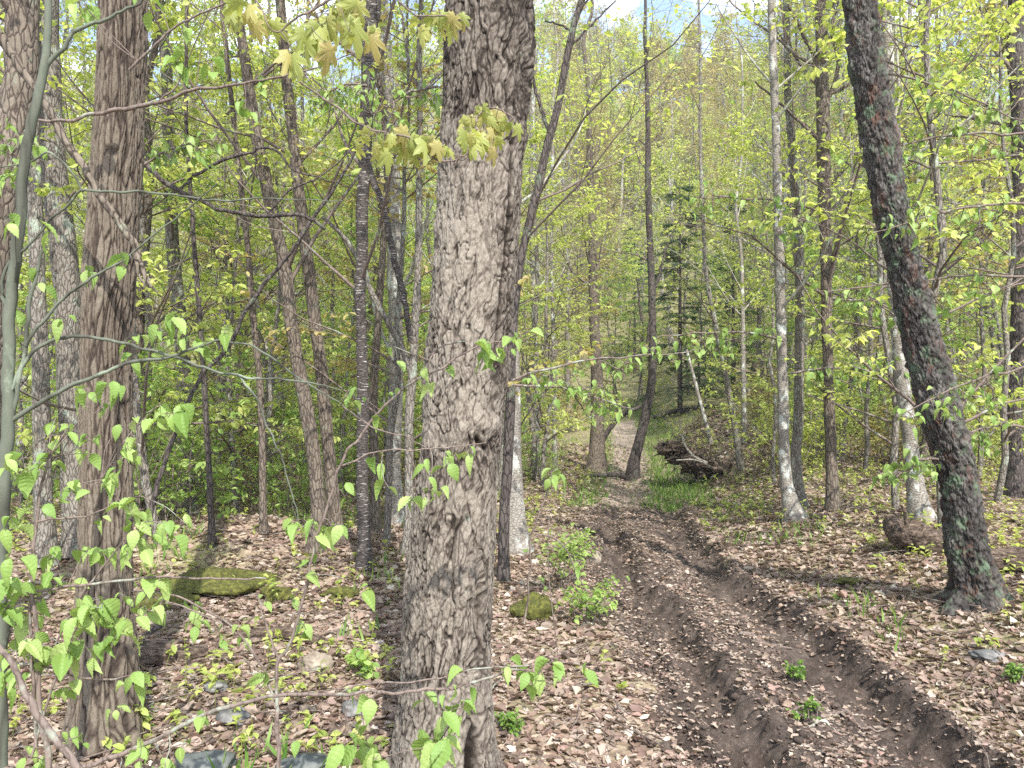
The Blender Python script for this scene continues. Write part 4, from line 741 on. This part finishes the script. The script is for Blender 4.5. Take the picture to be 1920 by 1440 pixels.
blob('stone', 'tan flat stone at the left edge of the track beside the shrub', 'stone', 1113, 1038, 30, 28, 'tanrock', 10, .6, .15, .2)
blob('stone', 'grey stone under leaves on the right bank below the leaning trunk', 'stone', 1855, 1228, 60, 20, 'rock', 11, .9, .3, .4)
for k, (px, py, a, b_, lb) in enumerate([(405, 1085, 190, 46, 'broad moss-covered mound left of the shoot'), (300, 1125, 130, 34, 'low mossy mound beside the ridged trunk'), (520, 1115, 60, 40, 'small mossy hump between the mound and the birch'), (640, 1110, 70, 30, 'mossy hump at the foot of the dark birch'), (1600, 1090, 60, 14, 'thin moss patch on the right bank')]):
    blob('mossy_mound', lb, 'mossy mound', px, py, a, b_, 'moss', 50 + k, .7, .3, .75)
blob('mossy_stump', 'moss-covered stump right of the big maple beside the shrub', 'stump', 1000, 1140, 80, 52, 'moss', 61, .8, .3, .55)
def log(name, label, pts, mkey, Y, rough=.2, end=True, seed=1, sides=24, cat='log', lift=0.):
    P = np.array([[*at(x, y, Y + (d if True else 0)), ww / 2 / F * Y] for x, y, ww, d in pts]); Q = resample(P, 60)
    g = H(Q[:, 0], Q[:, 1]); Q[:, 2] = np.maximum(g + Q[:, 3] * .55, np.minimum(Q[:, 2], g + Q[:, 3] * 1.6 + lift))
    v, f = tubes(Q[None, :, :3], Q[None, :, 3], sides); c = np.repeat(Q[:, :3], sides, 0); r_ = np.repeat(Q[:, 3], sides)
    rel = v - c; v = c + rel * (1 + rough * fbm(v[:, 0] * 9 + seed, v[:, 1] * 14, v[:, 2] * 14, 3, seed) + .35 * rough * fbm(v[:, 0] * 5, v[:, 1] * 40, v[:, 2] * 40, 2, seed))[:, None]
    mb = MB().add(v, f); n0 = len(v) - sides
    for b0 in (0, n0):
        ring = v[b0:b0 + sides]; cc = ring.mean(0) - (Q[1, :3] - Q[0, :3]) * (-1.2 if b0 == 0 else 1.2)
        mb.add(np.vstack([ring, cc[None]]), np.array([(k, (k + 1) % sides, sides) for k in range(sides)]))
    root = Q[0, :3].copy(); mb.v = [q - root for q in mb.v]; ob = mb.build(name, M[mkey]); ob.location = root; tag(ob, label, cat); return ob
Yl = ground_hit(440, 1240)[1]
log('rotten_log', 'dark rotten log lying right of the ridged trunk', [(235, 1235, 30, 0), (290, 1232, 40, 0), (345, 1228, 34, .05), (390, 1222, 20, .1)], 'rot', ground_hit(300, 1245)[1], .3, seed=3)
log('rotten_log', 'dark broken branch log with a bent middle between the moss mound and tan stone', [(440, 1215, 16, 0), (480, 1190, 24, 0), (515, 1182, 22, 0), (560, 1193, 20, 0), (625, 1207, 10, 0)], 'rot', ground_hit(530, 1208)[1], .3, seed=4)
log('rotten_log', 'thin dark log lying just behind the left foot of the maple', [(665, 1190, 12, 0), (720, 1192, 14, 0), (770, 1195, 14, 0)], 'rot', ground_hit(710, 1198)[1], .3, seed=5)
Yr = ground_hit(1730, 1040)[1]
log('rotten_log', 'thick rotten log with an upturned end left of the leaning trunk', [(1664, 975, 26, .3), (1685, 995, 50, .2), (1715, 1008, 54, .1), (1755, 1018, 50, 0), (1810, 1032, 46, 0)], 'rot', Yr, .26, seed=6, lift=.35)
log('rotten_log', 'mossy log lying right of the leaning trunk out to the edge', [(1790, 1040, 34, .1), (1845, 1045, 40, 0), (1880, 1048, 44, 0), (1925, 1052, 44, 0), (2010, 1056, 40, 0)], 'rot', ground_hit(1890, 1075)[1], .28, seed=7)
log('broken_branch', 'short upright snag on the end of the thick rotten log', [(1700, 985, 10, 0), (1697, 962, 8, 0), (1690, 948, 4, 0)], 'rot', Yr, .3, seed=8, lift=.6, cat='snag')
log('fallen_stick', 'dark stick lying below the arching stem', [(1095, 880, 6, 0), (1130, 888, 9, 0), (1170, 890, 9, 0), (1208, 898, 5, 0)], 'dark', ground_hit(1150, 897)[1], .2, seed=9, sides=10, cat='stick')
log('fallen_stick', 'pale stick lying between the ruts, upper one', [(1388, 1186, 6, 0), (1415, 1190, 7, 0), (1452, 1190, 6, 0), (1485, 1198, 4, 0)], 'twig', ground_hit(1430, 1192)[1], .15, seed=10, sides=10, cat='stick')
log('fallen_stick', 'long thin stick lying across the lower track', [(1440, 1322, 4, 0), (1520, 1320, 5, 0), (1590, 1322, 6, 0), (1630, 1330, 5, 0), (1665, 1340, 4, 0)], 'twig', ground_hit(1560, 1325)[1], .15, seed=11, sides=10, cat='stick')
log('fallen_stick', 'short weathered stick at the bottom of the track', [(1505, 1366, 5, 0), (1535, 1362, 7, 0), (1565, 1370, 4, 0)], 'paletwig', ground_hit(1540, 1368)[1], .15, seed=12, sides=10, cat='stick')
log('fallen_stick', 'dark stick leaning out of the moss mound by the ridged trunk', [(255, 1208, 8, 0), (290, 1180, 9, 0), (312, 1170, 5, 0)], 'dark', ground_hit(285, 1195)[1], .15, seed=13, sides=10, cat='stick', lift=.1)
log('fallen_log', 'dark log lying across far behind the kinked trunk', [(1225, 775, 8, 0), (1290, 768, 9, 0), (1360, 772, 8, 0)], 'dark', ground_hit(1290, 772)[1], .2, seed=14, sides=10)
# uprooted root mass
rg = np.random.default_rng(5); g0 = ground_hit(1305, 905); Yw = g0[1]; root = np.array([g0[0], Yw, float(H(g0[0], Yw))])
e = empty('uprooted_tree', tuple(root), 'uprooted stump with tangled dark roots and a white broken stem beside the grassy track', 'uprooted stump')
rb = MB()
for k, (dx, dz, rx, rz_) in enumerate([(-52, 66, 24, 13), (-26, 50, 30, 17), (6, 30, 26, 20), (44, 26, 38, 14), (80, 8, 36, 14), (30, -2, 22, 16)]):
    v = IV.copy(); q = nrm(v); v = v * (1 + .4 * fbm(q[:, 0] * 2 + k * 5, q[:, 1] * 2, q[:, 2] * 2, 4, 3) + .12 * fbm(q[:, 0] * 8, q[:, 1] * 8, q[:, 2] * 8 + k, 3, 9))[:, None]
    rb.add(v * np.array([rx, 34, rz_]) / F * Yw + np.array([dx, rng_ * 12 if False else (k % 3 - 1) * 9, dz]) / F * Yw, IF)
rb.build('root_ball', M['earth'], e)
nr = 200; d = nrm(rv(rg, nr) + [0, -.3, .4]); P = np.zeros((nr, 6, 3)); P[:, 0] = d * rg.uniform(.2, .5, (nr, 1)) + [0, 0, .3]; P[:, 0, 0] += rg.uniform(-.45, .6, nr); P[:, 0, 2] -= P[:, 0, 0] * .5
for k in range(1, 6): d = nrm(d + rv(rg, nr, .35)); P[:, k] = P[:, k - 1] + d * rg.uniform(.03, .11, (nr, 1)) * [1, 1, .6]
MB().add(*tubes(P, np.linspace(.016, .004, 6)[None] * rg.uniform(.5, 1.4, (nr, 1)), 5)).build('roots', M['brown'], e)
def loc_line(pts): return np.array([at(x, y, Yw - .45 + dy) - root for x, y, dy in pts])
mb = MB()
for pts, r1, r2 in (([(1278, 815, 0), (1286, 838, -.1), (1300, 855, -.1), (1325, 868, 0)], .035, .05), ([(1268, 863, -.1), (1300, 862, -.1), (1335, 876, 0)], .02, .035)):
    Q = resample(loc_line(pts), 14); mb.add(*tubes(Q[None], np.linspace(r1, r2, 14)[None] * Yw / 24, 9))
mb.build('broken_stem', M['pale'], e)
Q = resample(loc_line([(1330, 905, .1), (1322, 920, 0), (1340, 888, .1)][::2] + [(1345, 885, .1)]), 8); MB().add(*tubes(Q[None], np.linspace(.02, .015, 8)[None], 6)).build('broken_branch', M['paletwig'], e)

# ------------------------------------------------------------------ low growth
def scatter(n, cond, ymin, ymax, seed, pw=1.3, xw=.72):
    rg = np.random.default_rng(seed); Y = ymin + (ymax - ymin) * rg.random(n) ** pw; X = (rg.random(n) * 2 - 1) * (xw * Y + .6); k = rg.random(n) < cond(X, Y); return X[k], Y[k], rg
# grass on the far track and its verges, and in wisps elsewhere
def cg(X, Y):
    o = track_off(X, Y); f_ = np.where((Y > 12.7) & (Y < 40), np.clip(1.3 * np.exp(-((o - .65) / .55) ** 4) + .6 * np.exp(-((o + 1.05) / .25) ** 4) + .06, 0, 1), 0)
    return f_ + (Y < 13) * (abs(o) > .95) * np.clip(fbm(X * .9, Y * .9, 0, 3, 31) * 1.1 - .35, 0, .6)
X, Y, rg = scatter(150000, lambda X, Y: cg(X, Y) * np.where(Y < 12.7, .4, 1), 3, 38, 51, 1., .4)
n = len(X); f = nrm(UP + rv(rg, n, .35)); bl = (np.array([[0, -.06, 0], [0, .06, 0], [.5, .05, .0], [.5, -.05, .0], [1, 0, -.25]]), np.array([[0, 1, 2], [0, 2, 3], [3, 2, 4]]))
tag(MB().add(*leaves(bl, np.stack([X, Y, H(X, Y) - .005], -1), f, nrm(rv(rg, n)), rg.uniform(.06, .17, n))).build('grass', M['grass']), 'short spring grass along the track and in wisps', None, None, 'stuff')
# seedlings: rosettes of small leaves
def cs(X, Y):
    o = track_off(X, Y); p = np.clip(.42 + .9 * fbm(X * .7, Y * .7, 0, 3, 41), 0, 1) * (abs(o) > .9)
    p = p * np.where(o > 0, 1., .55); return np.where(Y > 9, np.maximum(p, .45 * (abs(o) > 1.2)), p)
X, Y, rg = scatter(11500, cs, 3.0, 34, 52, 1.15)
n = len(X); hgt = rg.uniform(.04, .20, n) * (1 + .02 * Y); per = 7; idx = np.repeat(np.arange(n), per)
base = np.stack([X, Y, H(X, Y)], -1); tp = base + np.stack([rg.normal(0, .03, n), rg.normal(0, .03, n), hgt], -1)
mb = MB().add(*tubes(np.stack([base, tp], 1), np.full((n, 2), .0015), 3))
a = rg.random(n * per) * 6.283; f = np.stack([np.cos(a), np.sin(a), rg.normal(0, .35, n * per)], -1)
pos = base[idx] + (tp - base)[idx] * rg.uniform(.4, 1, (n * per, 1))
mb.add(*leaves(T_mid(), pos, f, nrm(UP + rv(rg, n * per, .3)), rg.uniform(.025, .06, n * per) * (1 + .02 * Y[idx])))
tag(mb.build('seedlings', M['lf_b']), 'ground cover of small bright seedlings among fallen leaves', None, None, 'stuff')
# fallen twigs
X, Y, rg = scatter(1500, lambda X, Y: np.where(abs(track_off(X, Y)) < .9, .12, .8), 2.6, 16, 53, 1.2); n = len(X); a = rg.random(n) * 6.283; ln_ = rg.uniform(.1, .6, n)
t = np.linspace(-.5, .5, 5); P = np.zeros((n, 5, 3)); P[..., 0] = X[:, None] + np.cos(a)[:, None] * ln_[:, None] * t; P[..., 1] = Y[:, None] + np.sin(a)[:, None] * ln_[:, None] * t
P[..., :2] += rg.normal(0, .006, (n, 5, 2)); P[..., 2] = H(P[..., 0], P[..., 1]) + .02 + rg.uniform(0, .03, (n, 1))
tag(MB().add(*tubes(P, rg.uniform(.0015, .006, (n, 1)) * np.linspace(1, .5, 5), 4)).build('fallen_twigs', M['twig']), 'small dead twigs scattered over the leaf litter', None, None, 'stuff')
def shrub(label, px, py, wpx, hpx, seed, leafm='lf_a', nst=13, sz=.05, name='shrub', cat='shrub'):
    g = ground_hit(px, py); Y = g[1]; rg = np.random.default_rng(seed); W = wpx / F * Y; Hh = hpx / F * Y
    P = np.zeros((nst, 6, 3)); d = nrm(np.stack([rg.normal(0, .5, nst), rg.normal(0, .4, nst), np.ones(nst)], -1)); P[:, 0, 0] = rg.normal(0, W * .22, nst); P[:, 0, 1] = rg.normal(0, W * .2, nst)
    for k in range(1, 6): d = nrm(d + rv(rg, nst, .12)); P[:, k] = P[:, k - 1] + d * (Hh * rg.uniform(.12, .22, (nst, 1)))
    Rr = np.linspace(.004, .0015, 6)[None] * np.ones((nst, 1)); L2, R2 = spawn(rg, P, Rr, 7, .2, 1, 48, Hh * .38, 4, 0, .4, .1, .6)
    e = empty(name, (g[0], Y, float(H(g[0], Y))), label, cat)
    MB().add(*tubes(P, Rr, 5)).add(*tubes(L2, R2, 3)).build('stems', M['twig'], e); MB().add(*leafy(rg, L2, 4, T_mid(), sz, .9, .3, .8)).build('foliage', M[leafm], e)
shrub('leafy green shrub between the mossy stump and the track', 1060, 1100, 110, 110, 71)
shrub('low green shrub reaching the left edge of the mud below the stump', 1110, 1170, 80, 90, 72)
shrub('small leafy plant right at the tan stone by the track', 1085, 1050, 60, 60, 73, nst=8)
shrub('small dark fern at the foot of the ridged trunk', 240, 1385, 40, 60, 74, 'grass', 8, .035, 'fern', 'fern')
shrub('small dark fern at the right foot of the big maple', 952, 1372, 36, 34, 75, 'grass', 8, .03, 'fern', 'fern')
shrub('low green plant in the middle of the lower track', 1490, 1285, 44, 26, 76, 'grass', 6, .03, 'seedling', 'plant')
shrub('low green plant lowest on the track', 1520, 1350, 50, 34, 77, 'grass', 6, .03, 'seedling', 'plant')
shrub('dark green plant on the right bank at the picture edge', 1905, 1285, 44, 34, 78, 'grass', 8, .03, 'seedling', 'plant')
shrub('broad-leaved seedling left of the big maple', 680, 1270, 46, 44, 79, 'lf_a', 4, .06, 'seedling', 'plant')

# ------------------------------------------------------------------ understorey, wood behind and the wooded hill
rg = np.random.default_rng(99)
def free(X, Y, pts, dmin):
    o = float(track_off(X, Y)); q = 960 + X / Y * F
    if Y < 31 and abs(o) < 1.6 + .03 * Y: return False
    if Y < 30 and 1110 < q < 1400: return False
    if 1030 < q < 1450 and Y < 46 and math.sin(X * 97.3 + Y * 41.7) < .35: return False
    return all((X - a) ** 2 + (Y - b) ** 2 > dmin ** 2 for a, b in pts)
SAP = []
for k in range(7):
    cm_ = ['lf_a', 'lf_b', 'lf_a', 'lf_b', 'lf_a', 'lf_b', 'lf_c'][k]
    SAP.append((tree_arche('sapling', 200 + k), cm_))
spots = []; tries = 0
while len(spots) < 120 and tries < 9000:
    tries += 1
    Yv = 7.5 + 30 * rg.random() ** 1.2; Xv = rg.uniform(-.74, .74) * Yv
    if not free(Xv, Yv, spots, 1.1): continue
    pxc = 960 + Xv / Yv * F
    if Yv < 12 and 1000 < pxc < 1650: continue
    if Yv < 9.0 and pxc < 1000 and rg.random() < .4: continue
    spots.append((Xv, Yv))
PROT = {}
def side(X, Y): return 'left of the track' if X < np.interp(Y, _yy, _cx) else 'right of the track'
for k, (Xv, Yv) in enumerate(spots):
    a = k % 7; lb = 'slender young beech with layered sprays of new leaves, ' + side(Xv, Yv); loc = (Xv, Yv, float(H(Xv, Yv)) - .03)
    sc = rg.uniform(.7, 1.15)
    if a not in PROT: PROT[a] = plant_tree('beech_sapling', SAP[a][0], loc, 0, sc, (M['grey'], M['twig'], M[SAP[a][1]]), lb, 'young tree', 'young beeches of the understorey')
    else: copy_thing(PROT[a], loc, rg.uniform(0, 6.28), sc, lb)
kinds = [('tree', 'brown', 'lf_b'), ('barer', 'grey', 'lf_b'), ('olive', 'brown', 'lf_c'), ('tree', 'grey', 'lf_a'), ('barer', 'pale', 'lf_c'), ('tree', 'dark', 'lf_b')]
TP_ = [tree_arche(kd, 300 + i) for i, (kd, _, _) in enumerate(kinds)]
tsp = []; tries = 0; PT = {}
while len(tsp) < 70 and tries < 9000:
    tries += 1
    Yv = 17 + 50 * rg.random() ** 1.1; Xv = rg.uniform(-.8, .8) * (Yv + 2)
    if free(Xv, Yv, tsp, 2.2): tsp.append((Xv, Yv))
for k, (Xv, Yv) in enumerate(tsp):
    a = k % 6 if not (40 < 960 + Xv / Yv * F - 960 < 480) else (2, 4, 1, 2)[k % 4]; lb = 'tall forest tree in fresh leaf, %s behind the near trunks' % side(Xv, Yv); loc = (Xv, Yv, float(H(Xv, Yv)) - .08); sc = rg.uniform(.8, 1.15)
    tl = (rg.normal(0, .03), rg.normal(0, .03))
    if a not in PT: PT[a] = plant_tree('forest_tree', TP_[a], loc, 0, sc, (M[kinds[a][1]], M['twig' if kinds[a][1] != 'pale' else 'paletwig'], M[kinds[a][2]]), lb, 'tree', 'tall trees of the wood')
    else: copy_thing(PT[a], loc, rg.uniform(0, 6.28), sc, lb, tl)
PA = [tree_arche('pole', 350 + i) for i in range(5)]; PP = {}; psp = list(tsp); tries = 0; PM = [('grey', 'lf_b'), ('pale', 'lf_b'), ('grey', 'lf_a'), ('brown', 'lf_b'), ('pale', 'lf_c')]
while len(psp) < len(tsp) + 95 and tries < 9000:
    tries += 1; Yv = 13 + 36 * rg.random(); Xv = rg.uniform(-.74, .76) * Yv
    if free(Xv, Yv, psp, 1.2): psp.append((Xv, Yv))
for k, (Xv, Yv) in enumerate(psp[len(tsp):]):
    a = k % 5; lb = 'slender pole-like tree with few leaves, %s among the tall trees' % side(Xv, Yv); loc = (Xv, Yv, float(H(Xv, Yv)) - .08); sc = rg.uniform(.8, 1.2); tl = (rg.normal(0, .05), rg.normal(0, .05))
    if a not in PP: PP[a] = plant_tree('slender_tree', PA[a], loc, 0, sc, (M[PM[a][0]], M['paletwig'], M[PM[a][1]]), lb, 'tree', 'slender trees of the wood')
    else: copy_thing(PP[a], loc, rg.uniform(0, 6.28), sc, lb, tl)
for k, (px, Yv, lb) in enumerate([(1275, 30, 'dark evergreen hemlock behind the grassy track'), (1375, 33, 'second dark hemlock, right of the other one'), (1190, 46, 'far hemlock left of the other two')]):
    Xv = (px - 960) / F * Yv; loc = (Xv, Yv, float(H(Xv, Yv)) - .05)
    if k == 0: HM = plant_tree('hemlock_tree', tree_arche('hemlock', 400), loc, 0, .62, (M['dark'], M['twig'], M['lf_d']), lb, 'tree', 'hemlocks')
    else: copy_thing(HM, loc, 1.7 * k, .6, lb)
HP = {}; HK = [('lf_b', 'pale'), ('lf_c', 'grey'), ('lf_c', 'pale'), ('lf_b', 'grey'), ('lf_a', 'grey')]
HA = [tree_arche('hill', 500 + i) for i in range(5)]
for k in range(285):
    Yv = 56 + 118 * rg.random() ** .8; Xv = (rg.uniform(-.72, .74) if k % 5 < 2 else rg.uniform(.0, .48)) * Yv; a = int(rg.choice(5, p=[.28, .3, .2, .14, .08])); loc = (Xv, Yv, float(H(Xv, Yv))); sc = rg.uniform(.75, 1.2)
    lb = 'leafing tree on the far wooded hillside'
    if a not in HP: HP[a] = plant_tree('hillside_tree', HA[a], loc, 0, sc, (M[HK[a][1]], M['twig'], M[HK[a][0]]), lb, 'tree', 'trees on the far hillside')
    else: copy_thing(HP[a], loc, rg.uniform(0, 6.28), sc)

# brush: low bushy growth under the trees, and the undergrowth of the hill
def brush_arche(seed):
    rg = np.random.default_rng(seed); n = 14; Hh = 1.9; P = np.zeros((n, 7, 3)); P[:, 0, :2] = rg.normal(0, .28, (n, 2)); d = nrm(np.stack([rg.normal(0, .35, n), rg.normal(0, .35, n), np.ones(n)], -1))
    for k in range(1, 7): d = nrm(d + rv(rg, n, .1)); P[:, k] = P[:, k - 1] + d * (Hh * rg.uniform(.08, .19, (n, 1)))
    Rr = np.linspace(.008, .002, 7)[None] * np.ones((n, 1)); L2, R2 = spawn(rg, P, Rr, 9, .12, 1, 50, .45, 4, 0, .4, .12, .5); L3, R3 = spawn(rg, L2, R2, 3, .3, 1, 45, .2, 3, 0, .5, .1, .6)
    return MB().add(*tubes(P, Rr, 5)), MB().add(*tubes(L2, R2, 3)).add(*tubes(L3, R3, 3)), MB().add(*leafy(rg, L3, 4, T_mid(), .07, .9, .4, .7)).add(*leafy(rg, L2, 2, T_mid(), .07, .9, .4, .7))
BA = [brush_arche(800 + k) for k in range(4)]; BP = {}; bs_ = []; tries = 0
while len(bs_) < 100 and tries < 9000:
    tries += 1; Yv = 8.5 + 32 * rg.random() ** 1.1; Xv = rg.uniform(-.74, .74) * Yv; pxc = 960 + Xv / Yv * F
    if not free(Xv, Yv, bs_, .9) or (pxc > 980 and Yv < 13.5) or (300 < pxc < 640 and Yv < 9.5): continue
    bs_.append((Xv, Yv))
for k, (Xv, Yv) in enumerate(bs_):
    a = k % 4; lb = 'low leafy bush under the trees, ' + side(Xv, Yv); loc = (Xv, Yv, float(H(Xv, Yv)) - .03); sc = rg.uniform(.6, 1.35)
    if a not in BP:
        e = empty('bush', loc, lb, 'bush', 'low bushes under the trees'); e.scale = (sc,) * 3; BP[a] = e
        for nm, mbb, m_ in zip(('stems', 'twigs', 'foliage'), BA[a], (M['twig'], M['twig'], M[['lf_a', 'lf_b', 'lf_a', 'lf_c'][a]])): mbb.build(nm, m_, e)
    else: copy_thing(BP[a], loc, rg.uniform(0, 6.28), sc, lb)
n = 260000; Yv = 37 + 145 * rg.random(n) ** .8; Xv = rg.uniform(-.75, .78, n) * Yv; hh = rg.uniform(0, 1, n) ** 1.5 * 10
kk = rg.random(n) < np.clip(.35 + 1.2 * fbm(Xv * .22, Yv * .22, hh * .3, 3, 61), .02, 1); Xv, Yv, hh = Xv[kk], Yv[kk], hh[kk]; n = len(Xv)
mb = MB().add(*leaves(T_lo(), np.stack([Xv, Yv, H(Xv, Yv) + hh], -1), rv(rg, n) * [1, 1, .4], nrm(UP * .6 + rv(rg, n, .5)), rg.uniform(.15, .38, n)))
tag(mb.build('hillside_undergrowth', M['lf_o']), 'hazy olive and yellow green growth covering the far hillside', None, None, 'stuff')
for k in range(75):
    Yv = 34 + 28 * rg.random(); Xv = rg.uniform(-.72, .74) * Yv
    
    copy_thing(PROT[k % 7], (Xv, Yv, float(H(Xv, Yv)) - .05), rg.uniform(0, 6.28), rg.uniform(.9, 1.5), 'young leafy tree deep in the wood, below the hillside')['group'] = 'young trees deep in the wood'

# clods thrown up along the ruts
rg = np.random.default_rng(77); n = 7000; Y = 2.6 + 10.2 * rg.random(n); o = rg.choice([-.62, -.5, -.14, .27, .78], n) + rg.normal(0, .07, n); X = np.interp(Y, _yy, _cx) + o; sz = np.clip(rg.lognormal(-4.9, .6, n), .003, .03)
iv, jf = ico(1); V = iv[None] * (1 + .35 * rg.normal(0, 1, (n, len(iv), 1)).clip(-1, 1)) * sz[:, None, None] * [1, 1, .7] + np.stack([X, Y, H(X, Y)], -1)[:, None]
tag(MB().add(V.reshape(-1, 3), (jf[None] + (np.arange(n) * len(iv))[:, None, None]).reshape(-1, 3)).build('mud_clods', M['mud']), 'crumbled mud clods beside the ruts', None, None, 'stuff')

# the air of the far wood
hz = MB().add([[x, y, z] for z in (-3, 125) for y in (-40, 335) for x in (-345, 345)], [(0, 2, 3, 1), (4, 5, 7, 6), (0, 1, 5, 4), (2, 6, 7, 3), (0, 4, 6, 2), (1, 3, 7, 5)])
m = bpy.data.materials.new('haze'); m.use_nodes = True; nt = m.node_tree; nt.nodes.clear()
pv = N(nt, 'ShaderNodeVolumePrincipled', ins={'Density': .0008, 'Color': (.95, .96, 1, 1), 'Anisotropy': .2}); ou = N(nt, 'ShaderNodeOutputMaterial'); nt.links.new(pv.outputs[0], ou.inputs['Volume'])
tag(hz.build('haze', m, smooth=False), 'thin pale haze between the trees', None, None, 'stuff')
